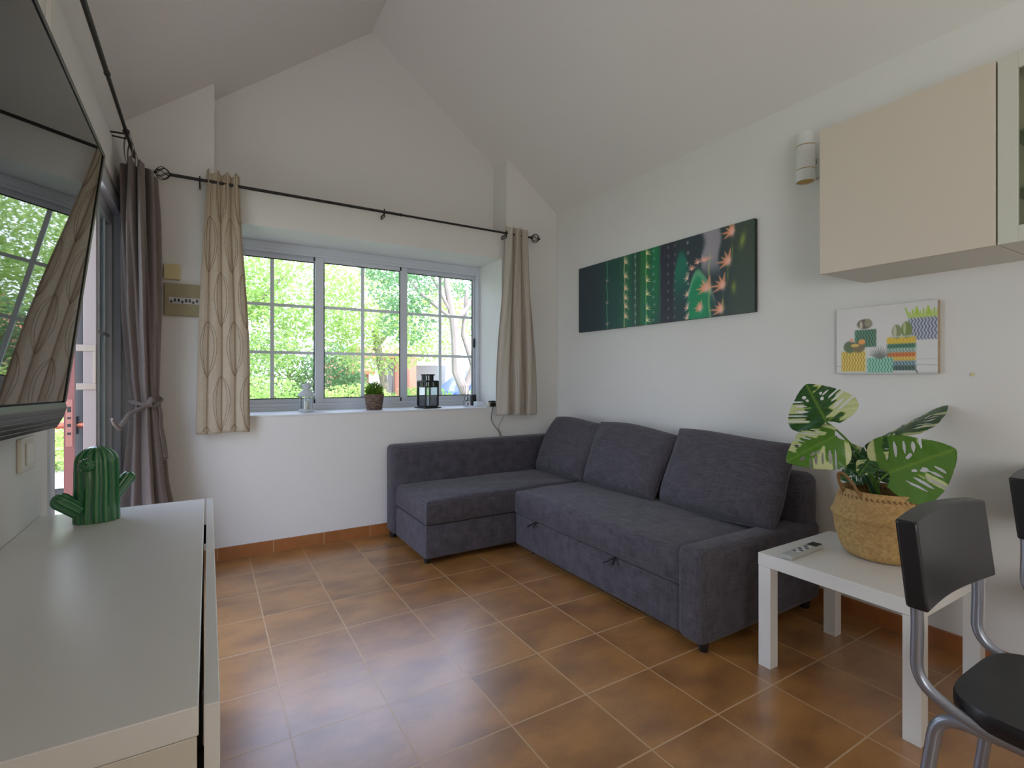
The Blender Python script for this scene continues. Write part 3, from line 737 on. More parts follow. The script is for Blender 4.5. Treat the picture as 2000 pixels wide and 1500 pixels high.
def cactus_print(u, v):
    A = 3.02
    x = np.interp(u*A, [0, .666, 1.031, 1.241, 1.45, 1.578, 1.796, 2.01, 2.128, 2.346, 2.545, 2.732, 3.02], [0, .545, .845, 1.075, 1.385, 1.50, 1.70, 2.02, 2.17, 2.40, 2.52, 2.70, 3.02]); y = v
    C = np.zeros(u.shape+(3,)); C[:] = (46, 60, 68)
    sm_ = lambda e, w: 1/(1+np.exp(-e/w))
    band = lambda a, b_, w=.01: sm_(x-a, w)*sm_(b_-x, w)
    P_(C, band(.50, .98, .05)*.85, (24, 78, 66)); P_(C, band(.80, 1.02, .03)*.7, (22, 108, 72))
    P_(C, band(1.06, 1.25)*.8, (30, 82, 52)); P_(C, band(1.22, 1.46)*.95, (34, 112, 58)); P_(C, band(1.25, 1.46)*sm_(y-.45, .12)*.8, (22, 104, 82))
    P_(C, band(1.46, 1.60)*sm_(.95-y, .2), (14, 118, 72)); P_(C, band(1.60, 1.88, .01)*.8, (42, 42, 58))
    top = .16+((x-2.05)/.16)**2*.25
    P_(C, band(1.88, 2.18, .015)*sm_(y-np.clip(top, 0, 1), .02)*sm_(.75-y, .12), (20, 118, 94))
    P_(C, band(1.88, 2.18, .02)*sm_(y-.62, .1)*.7, (40, 56, 66))
    g = ((x-2.33)/.16)**2
    P_(C, sm_(y-(.42+g*.30), .012)*band(2.17, 2.47, .012), (20, 140, 92))
    P_(C, sm_(y-(.42+g*.30), .012)*sm_(.50+g*.3-y, .02)*band(2.17, 2.50, .012)*.6, (170, 205, 165))
    wob = .02*np.sin(y*14)
    P_(C, band(2.40, 2.56, .01)*sm_(.46-y, .03)*.92 if False else sm_(x-2.40-wob, .008)*sm_(2.56+wob-x, .008)*sm_(.46-y, .04)*.92, (165, 158, 166))
    P_(C, sm_(x-2.66, .05)*.8, (68, 82, 68))
    for c, col, w, k in ((.545, (96, 178, 132), .006, .9), (.845, (200, 190, 130), .010, .9), (.90, (90, 160, 60), .006, .6), (1.075, (130, 190, 160), .007, .8), (1.375, (150, 220, 110), .009, .95), (1.60, (120, 170, 160), .004, .5), (2.46, (190, 200, 120), .008, .6)):
        xx = c+.006*np.sin(y*17+c*9)
        lo = .30 if c > 2 else -1
        P_(C, np.exp(-((x-xx)/w)**2)*k*sm_(y-lo, .05), col)
    for c, n_, r, col in ((1.075, 9, .018, (165, 195, 185)), (1.50, 10, .014, (165, 190, 180)), (1.74, 9, .016, (110, 160, 160)), (1.90, 9, .014, (190, 140, 130)), (2.17, 8, .018, (190, 180, 160)), (.25, 5, .014, (48, 78, 66)), (.78, 4, .012, (60, 120, 95))):
        for i in range(n_):
            yy = (i+.5)/n_; P_(C, np.exp(-(((x-c-.01*math.sin(i*2))/r)**2+((y-yy)/(r*1.1))**2))*.75, col)
    def star(cx, cy, r, a0, a1, n_, col, wd=.010, k=.95):
        for i in range(n_):
            a = a0+(a1-a0)*i/max(1, n_-1); L = r*(1-.25*((i*7) % 3)/2)
            dx, dy = math.cos(a), -math.sin(a); t = (x-cx)*dx+(y-cy)*dy; n2 = -(x-cx)*dy+(y-cy)*dx
            tt = np.clip(t/L, 0, 1); w_ = wd*(1.15-tt)
            P_(C, np.exp(-(n2/w_)**2)*(t > -.01)*sm_(L-t, .006)*k, col)
    pk = (238, 205, 170)
    for yy in (.30, .62, .93): star(.545, yy, .055, .3, PI-.3, 5, (170, 150, 130), .006, .8)
    for yy in (.10, .30, .47, .60, .72, .86): star(.86, yy, .10, -.4, 2.0, 6, pk, .009)
    for yy in (.06, .24, .42, .60, .79, .95): star(1.385, yy, .085, -.3, 1.9, 5, (245, 225, 170), .008)
    for yy in (.50, .70, .86, .98): star(2.17, yy, .085, 1.2, PI+.5, 5, (245, 205, 185), .010)
    for cx_, cy_ in ((2.24, .40), (2.33, .34), (2.42, .33)): star(cx_, cy_, .08, .3, PI-.1, 6, (240, 180, 160), .010)
    for cx_, cy_, r in ((2.44, .66, .14), (2.60, .66, .15), (2.67, .40, .15), (2.72, .08, .14), (2.58, .93, .12), (2.37, .88, .10)):
        star(cx_, cy_, r, 1.4, PI+.5, 5, (244, 160, 120), .026, .9); P_(C, np.exp(-(((x-cx_)/.03)**2+((y-cy_)/.05)**2))*.8, (246, 200, 190))
    for cx_, cy_ in ((2.72, .30), (2.66, .55), (2.60, .85)): P_(C, np.exp(-(((x-cx_)/.012)**2+((y-cy_)/.09)**2))*.6, (120, 150, 70))
    P_(C, np.exp(-(((x-2.86-.2*(.2-y))/.035)**2+((y-.2)/.08)**2))*.8, (150, 170, 70)); P_(C, np.exp(-(((x-2.74)/.03)**2+((y-.70)/.06)**2))*.8, (140, 160, 62))
    return C
art_board('cactus_canvas', 1.725, 3.30, 1.523, 2.052, .026, 520, 172, cactus_print, (40, 50, 48), 'wide canvas print of dark green cactus ribs with peach spines above the sofa')
def pots_print(u, v):
    x = u*1.08; y = v
    C = np.zeros(u.shape+(3,)); C[:] = (212, 210, 208); C[:] += (np.sin(x*3)*3)[..., None]
    sm_ = lambda e, w=.004: 1/(1+np.exp(-np.clip(e/w, -40, 40)))
    rect = lambda a, b_, c, d: sm_(x-a)*sm_(b_-x)*sm_(y-c)*sm_(d-y)
    P_(C, sm_(y-.60, .05)*.25, (206, 216, 216)); P_(C, np.exp(-((y-.885-.01*np.sin(x*6))/.006)**2)*.7, (150, 160, 160)); P_(C, np.exp(-((y-.985)/.006)**2)*.6, (150, 155, 158))
    def knit(a, b_, c, d, col, col2, s=1):
        m = rect(a, b_, c, d); ph = np.sin((x-a)*190+2.0*np.abs(((y-c)*22) % 2-1)*2)
        P_(C, m, col); P_(C, m*np.clip(.5+.9*ph, 0, 1)*.75, col2)
    def blob(cx, cy, rx, ry, col, k=1): P_(C, sm_(1-np.sqrt(((x-cx)/rx)**2+((y-cy)/ry)**2), .05)*k, col)
    knit(.80, 1.08, .22, .53, (182, 188, 204), (84, 90, 104))
    for i in range(16): 
        xx = .80+.018*i; P_(C, np.exp(-((x-xx-.25*(y-.2)*math.cos(i))/.008)**2)*sm_(y-.07-.03*((i*5) % 3))*sm_(.22-y), (150+30*(i % 2), 196, 60))
    knit(.22, .46, .34, .60, (96, 146, 116), (62, 76, 68))
    blob(.33, .255, .085, .075, (112, 104, 88)); blob(.37, .24, .04, .06, (150, 145, 120)); blob(.29, .27, .018, .06, (190, 185, 165))
    # tall striped pot
    for c, d, col, col2 in ((.48, .575, (226, 190, 60), (200, 170, 70)), (.575, .64, (80, 128, 98), (60, 100, 90)), (.64, .70, (160, 196, 182), (120, 130, 120)), (.70, .765, (206, 130, 62), (180, 80, 40)), (.765, .82, (226, 186, 80), (190, 160, 70)), (.82, .885, (134, 168, 180), (80, 90, 100)), (.885, .955, (78, 108, 98), (60, 70, 70))):
        knit(.58, .87, c, d, col, col2)
    blob(.68, .40, .05, .10, (134, 142, 100)); blob(.78, .38, .055, .115, (118, 138, 74)); blob(.66, .40, .018, .09, (188, 190, 160)); blob(.76, .36, .014, .09, (176, 186, 140)); P_(C, rect(.60, .85, .462, .482), (190, 188, 175))
    knit(.06, .34, .66, .965, (222, 204, 110), (178, 132, 40))
    blob(.16, .59, .075, .09, (96, 112, 82)); blob(.26, .60, .075, .08, (122, 110, 80)); blob(.30, .52, .04, .04, (228, 158, 90)); blob(.22, .57, .05, .025, (214, 184, 100)); blob(.18, .49, .022, .03, (230, 160, 140))
    knit(.36, .64, .765, .985, (156, 212, 190), (76, 132, 110))
    for i in range(14):
        a = -1.1+2.2*i/13; L = .20-.04*abs(a); t = ((x-.50)*math.sin(a)+(.78-y)*math.cos(a)); n2 = (x-.50)*math.cos(a)-(.78-y)*math.sin(a)
        P_(C, np.exp(-(n2/(.012*(1.1-np.clip(t/L, 0, 1))))**2)*(t > 0)*(t < L)*.9, (104+(i % 3)*12, 122, 116))
    P_(C, np.exp(-((x-1.05-(y-.9)*.15)/.3)**2)*np.exp(-((y-.80)/.005)**2)*.4, (140, 140, 130)); P_(C, np.exp(-(((x-1.20)/.07)**2+((y-.815+.1*(x-1.2))/.008)**2)), (120, 118, 112)); P_(C, np.exp(-(((x-.88-(y-.97)*.4)/.008)**2+((y-.97)/.04)**2)), (80, 88, 84))
    return C
art_board('potted_cactus_print', .891, 1.290, 1.170, 1.482, .028, 300, 220, pots_print, (176, 158, 132), 'small pale print of cacti in knitted pots on the right wall')
tag(MB().lathe([(.003, 0), (.007, .001), (.007, .003)], (XR-.004, .785, 1.165), 10, M=Euler((0, -PI/2, 0)).to_matrix()).build('wall_plug', mat('yellowed_plastic', (214, 204, 150), .5)), 'tiny yellowish plug in the wall right of the small print', 'wall plug')

# ------------------------------------------------------------------ wall cupboards
CX = 2.27
w1 = thing('wall_cupboard', (2.47, .89, 1.598), 'wide wall cupboard with plain beige door left of the glass cupboard', 'cupboard')
b = MB(); b.box(CX+.018, XR, .608, 1.178, 1.600, 2.222); b.build('carcass', M['whitefoil'], w1, smooth=False, bevel=.001)
MB().box(CX, CX+.016, .609, 1.179, 1.598, 2.222).build('door', mat('beige_matt_foil', (212, 203, 186), .45), w1, smooth=False, bevel=.0015)
w2 = thing('glass_cupboard', (2.47, .30, 1.598), 'wall cupboard with glass door at the right edge', 'cupboard')
b = MB(); y0, y1 = .03, .604
b.box(CX+.020, XR, y0, y0+.016, 1.600, 2.222); b.box(CX+.020, XR, y1-.016, y1, 1.600, 2.222); b.box(CX+.020, XR, y0+.016, y1-.016, 1.600, 1.616); b.box(CX+.020, XR, y0+.016, y1-.016, 2.206, 2.222); b.box(XR-.01, XR, y0+.016, y1-.016, 1.616, 2.206)
b.build('carcass', M['whitefoil'], w2, smooth=False)
b = MB(); X0 = CX
for (a, c, d, e) in ((y0, y0+.05, 1.598, 2.222), (y1-.05, y1, 1.598, 2.222), (y0+.05, y1-.05, 1.598, 1.652), (y0+.05, y1-.05, 2.168, 2.222)): b.box(X0, X0+.018, a, c, d, e)
d_ = b.build('door', mat('pale_green_white_lacquer', (206, 208, 194), .35), w2, smooth=False, bevel=.001)
MB().box(X0+.007, X0+.011, y0+.045, y1-.045, 1.648, 2.172).build('pane', glass_mat('cupboard_glass', (.93, .94, .86), .02), d_, smooth=False)
for z in (1.78, 1.90+.07):
    MB().box(CX+.04, XR-.015, y0+.017, y1-.017, z, z+.006).build('glass_shelf', mat('green_glass_shelf', (120, 140, 118), .1), w2, smooth=False)

# ------------------------------------------------------------------ wall spotlight
sp = thing('wall_lamp', (2.60, 1.40, 2.15), 'white cylinder wall lamp with gold rings left of the cupboard', 'wall lamp')
lx, ly, lz0, lz1, lr = 2.575, 1.405, 2.135, 2.375, .043
b = MB()
prof = [(lr-.006, .004), (lr, 0), (lr, .058), (lr-.003, .0585), (lr-.003, .0615), (lr, .062), (lr, .176), (lr-.003, .1765), (lr-.003, .1795), (lr, .18), (lr, lz1-lz0)]
vs = b.grid(lambda a, t: None, 0, 0) if False else None
n = 40
V = []; F_ = []
for r, z in prof+[(lr-.003, lz1-lz0), (lr-.003, .004)]:
    for k in range(n): a = 2*PI*k/n; V.append((lx+r*math.cos(a), ly+r*math.sin(a), lz0+z))
for i in range(len(prof)+1):
    for k in range(n): F_.append((i*n+k, i*n+(k+1) % n, (i+1)*n+(k+1) % n, (i+1)*n+k))
b.add(V, F_); b.build('shade', mat('white_lamp_metal', (226, 228, 226), .35), sp, angle=50)
gold = mat('brass_gold', (190, 150, 60), .3, metal=.9)
for z in (.060, .178): MB().tube([(lx+(lr-.001)*math.cos(a), ly+(lr-.001)*math.sin(a), lz0+z) for a in np.linspace(0, 2*PI, 41)[:-1]], .0016, 6, closed=True).build('ring', gold, sp)
b = MB(); b.lathe([(lr-.0035, .003), (lr-.006, .02), (lr-.014, .05)], (lx, ly, lz0), 32); b.build('reflector', gold, sp)
MB().box(lx+lr-.002, XR-.012, ly-.012, ly+.012, 2.24, 2.265).build('arm', M['silver'], sp, smooth=False)
MB().box(XR-.014, XR, ly-.03, ly+.03, 2.17, 2.35).build('wall_plate', mat('white_lamp_plate', (220, 222, 220), .4), sp, smooth=False, bevel=.004)

# ------------------------------------------------------------------ side table
lt = thing('side_table', (2.17, .955, 0), 'square white side table between the sofa and the black chair', 'side table')
TX0, TX1, TY0, TY1 = 1.895, 2.435, .680, 1.222
MB().box(TX0, TX1, TY0, TY1, .400, .450).build('tabletop', M['whitelac'], lt, smooth=False, bevel=.0015)
for x in (TX0+.001, TX1-.051):
    for y in (TY0+.001, TY1-.051): MB().box(x, x+.05, y, y+.05, 0, .399).build('leg', M['whitelac'], lt, smooth=False, bevel=.0012)

# remote control
rc = thing('remote_control', (2.03, 1.12, .4505), 'slim grey remote control lying on the white side table', 'remote control')
RM = Matrix.Translation((2.035, 1.122, .4505)) @ Matrix.Rotation(math.radians(3), 4, 'Z')
b = MB(); b.box(-.125, .125, -.022, .022, 0, .017, M=RM); b.build('body', mat('pale_grey_remote', (176, 180, 176), .4), rc, smooth=False, bevel=.004)
b = MB(); b.box(.070, .122, -.018, .018, .0165, .0185, M=RM); b.build('display', M['blackplastic'], rc, smooth=False)
for k in range(5):
    for j in range(2): 
        b = MB().box(-.055+k*.022, -.041+k*.022, -.013+j*.016, -.003+j*.016, .0165, .019, M=RM)
        b.build('button', mat('remote_button', (90, 98, 108) if (k+j) % 2 else (215, 218, 218), .5), rc, smooth=False)

# ------------------------------------------------------------------ basket with monstera
bx, by, bz = 2.275, .945, .4505
bk = thing('belly_basket', (bx, by, bz), 'round woven seagrass basket holding the monstera on the side table', 'basket')
PR = [(0.000, 0.000), (0.078, 0.000), (0.116, 0.004), (0.133, 0.022), (0.147, 0.060), (0.157, 0.100), (0.160, 0.130), (0.164, 0.150), (0.170, 0.158), (0.171, 0.166), (0.164, 0.176), (0.159, 0.186), (0.152, 0.215), (0.144, 0.240), (0.139, 0.252), (0.137, 0.262), (0.133, 0.264), (0.130, 0.255), (0.133, 0.235), (0.139, 0.190), (0.143, 0.140), (0.116, 0.050), (0.000, 0.040)]
PL = [0]
for i in range(1, len(PR)): PL.append(PL[-1]+math.hypot(PR[i][0]-PR[i-1][0], PR[i][1]-PR[i-1][1]))
def pr(t):
    s_ = t*PL[-1]
    for i in range(1, len(PR)):
        if s_ <= PL[i]: f = (s_-PL[i-1])/(PL[i]-PL[i-1]+1e-9); return PR[i-1][0]*(1-f)+PR[i][0]*f, PR[i-1][1]*(1-f)+PR[i][1]*f, s_
    return PR[-1][0], PR[-1][1], s_
def bfn(a, t):
    r, z, s_ = pr(t); th = 2*PI*a
    row = math.floor(s_/.0065); d = .0013*math.sin(th*52+(row % 2)*PI)*math.sin(PI*(s_/.0065-row))+.0008*math.sin(PI*(s_/.0065-row))
    rr = r+(d if r > .05 else 0)
    return (bx+rr*math.cos(th), by+rr*math.sin(th), bz+z)
c1, c2, c3 = [np.array(lin(c)) for c in ((198, 164, 106), (176, 140, 86), (120, 88, 52))]
def bcol(a, t):
    r, z, s_ = pr(t); row = math.floor(s_/.0065); k = math.floor(a*104+(row % 2)*.5)
    q = (math.sin(row*12.9898+k*78.233)*43758.5453) % 1
    c = c1*(1-q)+c2*q
    if .236 < z < .246 and r > .125 and k % 2: c = c3
    return tuple(c)
MB().grid(bfn, 416, 190, bcol, wrap=True).build('basket_body', mat('seagrass_weave', (190, 150, 90), .75, attr=True, noise=(60, .12)), bk, angle=180, color=True)
for ang in (2.75,):
    c0 = Vector((bx+.134*math.cos(ang), by+.134*math.sin(ang), bz+.245)); tdir = Vector((-math.sin(ang), math.cos(ang), 0))
    m = MB()
    for s2 in range(2):
        pts = []
        for i in range(70):
            q = i/69; a = PI*q; w = a*9+s2*PI
            base = c0+tdir*(.040*math.cos(a))+Vector((math.cos(ang)*.045*math.sin(a), math.sin(ang)*.045*math.sin(a), .085*math.sin(a)))
            pts.append(base+Vector((.0035*math.cos(w), .0035*math.sin(w), .0025*math.sin(w))))
        m.tube(pts, .0042, 6)
    m.build('handle', mat('twisted_seagrass', (150, 112, 70), .75), bk)
MB().lathe([(.05, .0), (.130, .0), (.131, .006)], (bx, by, bz+.19), 32).build('soil', mat('dark_soil', (48, 34, 26), .95, noise=(80, .3)), bk)

Fw = Vector((math.sin(YAW), math.cos(YAW), 0)); Rw = Vector((math.cos(YAW), -math.sin(YAW), 0))
def at(px, py, t): return Vector((0, 0, H))+(Fw+Rw*((px-1000)/983)+Vector((0, 0, 1))*((736-py)/983))*t

M['leaf'] = mat('monstera_leaf', (60, 120, 50), .32, attr=True, trans=.25)
mo = thing('monstera_plant', (bx, by, bz+.19), 'variegated monstera with split leaves growing in the woven basket', 'plant')
GD, GM, GLt, CRm = [np.array(lin(c)) for c in ((24, 76, 44), (84, 132, 40), (128, 164, 58), (214, 220, 164))]
def leaf(base, tip, nrm, width, var, seed, droop=.18, fold=.25, cols=(0, 1), slits=5, cells=96, name='leaf'):
    """split leaf: base at the stalk, tip, surface normal, total width; var=(fraction of cream, side bias)"""
    base = Vector(base); tip = Vector(tip); ax = tip-base; L = ax.length; ax.normalize()
    n = Vector(nrm); n = (n-ax*n.dot(ax)).normalized(); sd = ax.cross(n)
    rs = random.Random(seed)
    sl = []
    for side in (-1, 1):
        for k in range(slits):
            s0 = .02+.62*k/slits+rs.uniform(-.02, .02)
            sl.append((side, s0, .60+rs.uniform(-.10, .08), rs.uniform(.050, .075), rs.random() < .55))
    holes = [(rs.choice((-1, 1)), rs.uniform(.25, .7), rs.uniform(.16, .24)) for _ in range(6)]
    patches = [(rs.uniform(0, 1), rs.uniform(-1, 1), rs.uniform(.08, .2)) for _ in range(7)]
    W = width/2
    def halfw(s):     # heart-shaped outline; s from -.12 to 1
        if s < -.14 or s > 1: return 0
        q = (s+.14)/1.14
        return (math.sin(PI*q**.62))**.75*(1-.10*q)
    def inside(s, w):
        hw = halfw(s)
        a = abs(w)
        if a > hw: return False
        if s < 0 and a < .30*(-s/.14)**.6: return False
        side = 1 if w > 0 else -1
        for sd_, s0, dep, tw, closed in sl:
            if sd_ != side: continue
            d = abs(s-s0-.34*a)      # slits sweep towards the tip
            if closed:
                q = (a/max(hw, .01)-.30)/.50
                if 0 < q < 1 and d < tw*.42*math.sin(PI*q)**.8: return False
            elif a > .34*hw and d < tw*.34*min(1, (a-.34*hw)/.18): return False
        for sd_, s0, a0 in holes:
            if sd_ == side and ((s-s0-.3*a)/.035)**2+((a-a0)/.05)**2 < 1: return False
        return True
    NS, NW = cells, cells
    idx = {}; m = MB()
    def vert(i, j):
        if (i, j) in idx: return idx[(i, j)]
        s = -.14+1.14*i/NS; w = -1+2*j/NW
        curve = -droop*L*(s*s)-.0*s; cup = -fold*W*abs(w)**1.3*(1-.3*s)+.018*W*math.sin(22*s+4*abs(w))
        p = base+ax*(s*L)+sd*(w*W)+n*(curve+cup)
        midd = math.exp(-(w/.035)**2)
        vein = max(0, math.cos((s-.32*abs(w))*2*PI*slits/.62))**24*.35
        c = GD*.8+GM*.2 if cols[0] == 0 else GM
        c = c*(1-vein)+GLt*vein*.8; c = c*(1-midd*.6)+GLt*midd*.6
        side = 1 if w > 0 else -1; lobe = int(math.floor((s-.32*abs(w)-.22)/(.62/slits))+3)
        q = (math.sin(lobe*37.7+side*11.3+seed*5.1)*43758.5) % 1; q2 = (math.sin(lobe*17.1+side*3.3+seed*9.7)*24634.6) % 1
        bias = var[0]*(1+var[1]*side)
        if q < bias:
            e_ = abs(w)-(.10+.55*q2)+.06*math.sin(40*s+seed)+.04*math.sin(23*w)
            if e_ > 0: c = CRm*.85+GLt*.15
            elif e_ > -.05: c = GLt
        idx[(i, j)] = len(m.v); m.v.append(tuple(p)); m.c.append(tuple(c)); return idx[(i, j)]
    for i in range(NS):
        for j in range(NW):
            s = -.14+1.14*(i+.5)/NS; w = -1+2*(j+.5)/NW
            if inside(s, w): m.f.append((vert(i, j), vert(i+1, j), vert(i+1, j+1), vert(i, j+1)))
    # ease the stepped outline
    me_o = m.build(name, M['leaf'], mo, angle=180, color=True, recalc=False)
    bm = bmesh.new(); bm.from_mesh(me_o.data)
    for _ in range(3):
        mv = {}
        for v in bm.verts:
            be = [e for e in v.link_edges if e.is_boundary]
            if len(be) == 2:
                mv[v] = (be[0].other_vert(v).co+be[1].other_vert(v).co)*.25+v.co*.5
        for v, c in mv.items(): v.co = c
    bm.to_mesh(me_o.data); bm.free()
    s = me_o.modifiers.new('t', 'SOLIDIFY'); s.thickness = .0012; s.offset = 0
    return base
stem_mat = mat('green_stem', (84, 122, 50), .4); stem_dark = mat('dark_stem', (34, 60, 36), .4)
root = Vector((bx, by, bz+.19))
def stem(pts, r=.0045, dark=False):
    P = [Vector(p) for p in pts]; out = []
    for i in range(len(P)-1):
        p0 = P[max(i-1, 0)]; p1 = P[i]; p2 = P[i+1]; p3 = P[min(i+2, len(P)-1)]
        for k in range(8):
            t = k/8; out.append(.5*((2*p1)+(-p0+p2)*t+(2*p0-5*p1+4*p2-p3)*t*t+(-p0+3*p1-3*p2+p3)*t**3))
    out.append(P[-1]); MB().tube(out, [r*(1.25-.5*i/len(out)) for i in range(len(out))], 8).build('stem', stem_dark if dark else stem_mat, mo)
toC = -(Fw+Rw*.7).normalized()
UP = Vector((0, 0, 1))
def L_(px0, py0, t0, px1, py1, t1, nrm, width, var, seed, **k):
    leaf(at(px0, py0, t0), at(px1, py1, t1), nrm, width, var, seed, **k)
    return at(px0, py0, t0)
q = L_(1614, 824, 1.98, 1574, 750, 2.03, toC+UP*.15+Rw*-.1, .265, (.45, 0), 3, fold=.12, droop=.05)
stem([root+Vector((-.01, 0, 0)), at(1690, 905, 2.02), at(1650, 855, 1.99), q])
q = L_(1632, 852, 1.93, 1534, 896, 1.97, toC*.85+UP*.6+Rw*.0, .22, (.75, .3), 9, fold=.35, droop=.15, cols=(1, 1))
stem([root+Vector((-.02, -.01, 0)), at(1683, 915, 1.98), at(1655, 880, 1.94), q], dark=True)
q = L_(1735, 924, 1.90, 1872, 872, 1.86, toC+UP*.40-Rw*.1, .29, (.22, 0), 21, fold=.12, droop=.10, cols=(1, 1), slits=5)
stem([root+Vector((.01, -.01, 0)), at(1712, 950, 1.95), at(1722, 935, 1.91), q])
q = L_(1745, 845, 2.06, 1850, 790, 2.14, UP*.92-toC*.30, .20, (.35, 0), 14, fold=.25, droop=.0)
stem([root+Vector((.01, .01, 0)), at(1712, 900, 2.05), at(1728, 865, 2.05), q])
q = L_(1697, 893, 1.97, 1728, 848, 1.97, toC*.6-Rw*.7+UP*.2, .10, (.3, .5), 5, fold=.3, droop=.1, slits=2, cells=50)
stem([root, at(1702, 930, 2.0), q])
q = L_(1686, 905, 2.03, 1645, 862, 2.08, toC*.8+UP*.6, .11, (.35, .4), 6, fold=.3, droop=.1, slits=3, cells=56)
stem([root+Vector((0, .015, 0)), at(1695, 930, 2.03), q])
q = L_(1680, 915, 2.06, 1638, 932, 2.10, toC*.7+UP*.7, .13, (.2, 0), 8, fold=.25, droop=.2, slits=3, cells=56)
stem([root+Vector((-.01, .02, 0)), at(1692, 930, 2.05), q])
q = L_(1715, 930, 2.06, 1745, 905, 2.10, toC*.7+UP*.7, .12, (.0, 0), 12, fold=.25, droop=.2, slits=3, cells=56)
stem([root+Vector((.01, .02, 0)), at(1708, 940, 2.05), q])
q = L_(1700, 900, 1.93, 1678, 925, 1.90, toC*.8+UP*.5, .075, (.5, .5), 17, fold=.2, droop=.2, slits=2, cells=44)
stem([root+Vector((-.005, -.012, 0)), at(1703, 925, 1.95), q])

# ------------------------------------------------------------------ chairs
def make_chair(label):
    t = thing('metal_frame_chair', (1.58, .28, 0), label, 'chair', 'black chairs with silver tube frames')
    xa, xb = 1.385, 1.775
    # backrest: curved board
    def bf(u, v, off=0):
        x = xa-.015+(xb-xa+.03)*u; z = .628+(.824-.628)*v
        y = .500+.022*v+.018*math.sin(PI*u)+off-.0*v
        return (x, y, z+.012*math.sin(PI*u)*(v-.3))
    m = MB(); nu, nv = 24, 10
    for off in (-.022, .022): m.grid(lambda u, v: bf(u, v, off), nu, nv)
    n = nu+1; k2 = (nu+1)*(nv+1)
    ed = [i for i in range(n)]+[j*n+nu for j in range(1, nv+1)]+[nv*n+i for i in range(nu-1, -1, -1)]+[j*n for j in range(nv-1, 0, -1)]
    for k in range(len(ed)): l = (k+1) % len(ed); m.f.append((ed[k], ed[l], ed[l]+k2, ed[k]+k2))
    m.build('backrest', M['blackplastic'], t, bevel=.006, bseg=3, angle=50)
    # seat: rounded front, slightly dished, thick rim
    pts = []
    cx_, cy_ = (xa+xb)/2, .265; hw, hd = .212, .205
    for k in range(64):
        a = 2*PI*k/64; c_, s_ = math.cos(a), math.sin(a); p = 4.2
        rr = (abs(c_)**p+abs(s_)**p)**(-1/p); pts.append((cx_+hw*rr*c_*(1-.05*(s_ > 0)), cy_+hd*rr*s_))
    m = MB(); lv = [(.985, .415), (1.0, .425), (1.0, .446), (.985, .453), (.80, .450), (.4, .444)]
    for f_, z in lv:
        for (x, y) in pts: m.v.append((cx_+(x-cx_)*f_, cy_+(y-cy_)*f_, z)); m.c.append((1, 1, 1))
    N = 64
    for i in range(len(lv)-1):
        for k in range(N): m.f.append((i*N+k, i*N+(k+1) % N, (i+1)*N+(k+1) % N, (i+1)*N+k))
    m.f.append(tuple(range(N))); m.f.append(tuple((len(lv)-1)*N+k for k in range(N)))
    m.build('seat', M['blackplastic'], t, angle=50)
    def arc(pts, n=7):
        P = [Vector(p) for p in pts]; out = [P[0]]
        for i in range(1, len(P)-1):
            a = P[i]+(P[i-1]-P[i]).normalized()*min(.05, (P[i-1]-P[i]).length*.45); c = P[i]+(P[i+1]-P[i]).normalized()*min(.05, (P[i+1]-P[i]).length*.45)
            for k in range(n+1): s_ = k/n; out.append(a*(1-s_)**2+P[i]*2*s_*(1-s_)+c*s_*s_)
        return out+[P[-1]]
    for x, sg in ((xa+.012, -1), (xb-.012, 1)):
        MB().tube(arc([(x, .515, .70), (x, .508, .60), (x, .512, .455), (x+.0, .42, .412), (x-sg*.01, .22, .402)]), .0125, 14).build('back_tube', M['silver'], t)
        MB().tube(arc([(x+sg*.015, .520, .0), (x+sg*.004, .470, .405), (x-sg*.02, .30, .400)]), .0135, 14).build('leg', M['silver'], t)
        MB().tube(arc([(x+sg*.012, .050, .0), (x-sg*.004, .095, .400), (x-sg*.02, .30, .400)]), .0135, 14).build('leg', M['silver'], t)
    MB().tube([(xa+.02, .30, .398), (xb-.02, .30, .398)], .010, 12).build('crossbar', M['silver'], t)
    return t
ch = make_chair('black chair with silver tube legs standing nearest the side table')
ch2 = copy_tree(ch); ch2.location = (1.58+.885, .28+.030, 0); ch2['label'] = 'black chair cut off by the right edge of the photo, only its backrest shows'

# ------------------------------------------------------------------ window-sill things
SZ = WZ0+.0005
# white lantern
wl = thing('white_lantern', (.605, 3.86, SZ), 'small white metal lantern with a candle on the window sill', 'lantern')
lc = (.605, 3.86); m = mat('white_lantern_metal', (206, 212, 214), .45)
b = MB(); b.lathe([(.050, 0), (.053, .003), (.053, .010), (.044, .018)], (*lc, SZ), 28); b.build('base', m, wl)
b = MB()
for k in range(6): a = 2*PI*k/6+.2; b.tube([(lc[0]+.044*math.cos(a), lc[1]+.044*math.sin(a), SZ+.016), (lc[0]+.044*math.cos(a), lc[1]+.044*math.sin(a), SZ+.112)], .0028, 8)
b.build('post', m, wl)
b = MB(); b.lathe([(.041, .018), (.041, .112)], (*lc, SZ), 28); b.f = b.f[:-2]; b.build('glass_cylinder', M['lanternglass'], wl)
b = MB(); b.lathe([(.047, .108), (.060, .116), (.056, .122), (.050, .135), (.034, .150), (.022, .158), (.020, .164), (.024, .172), (.032, .184), (.033, .192), (.026, .198), (.010, .201)], (*lc, SZ), 28); b.build('roof', m, wl)
b = MB(); b.tube([(lc[0]+.030*math.cos(a), lc[1]-.012, SZ+.180+.024*math.sin(a)) for a in np.linspace(0, 2*PI, 30)[:-1]], .0022, 6, closed=True); b.build('handle', m, wl)
b = MB(); b.lathe([(.020, .018), (.020, .07), (.018, .074), (.002, .076)], (*lc, SZ), 20); b.build('candle', mat('ivory_wax', (225, 220, 200), .5), wl)
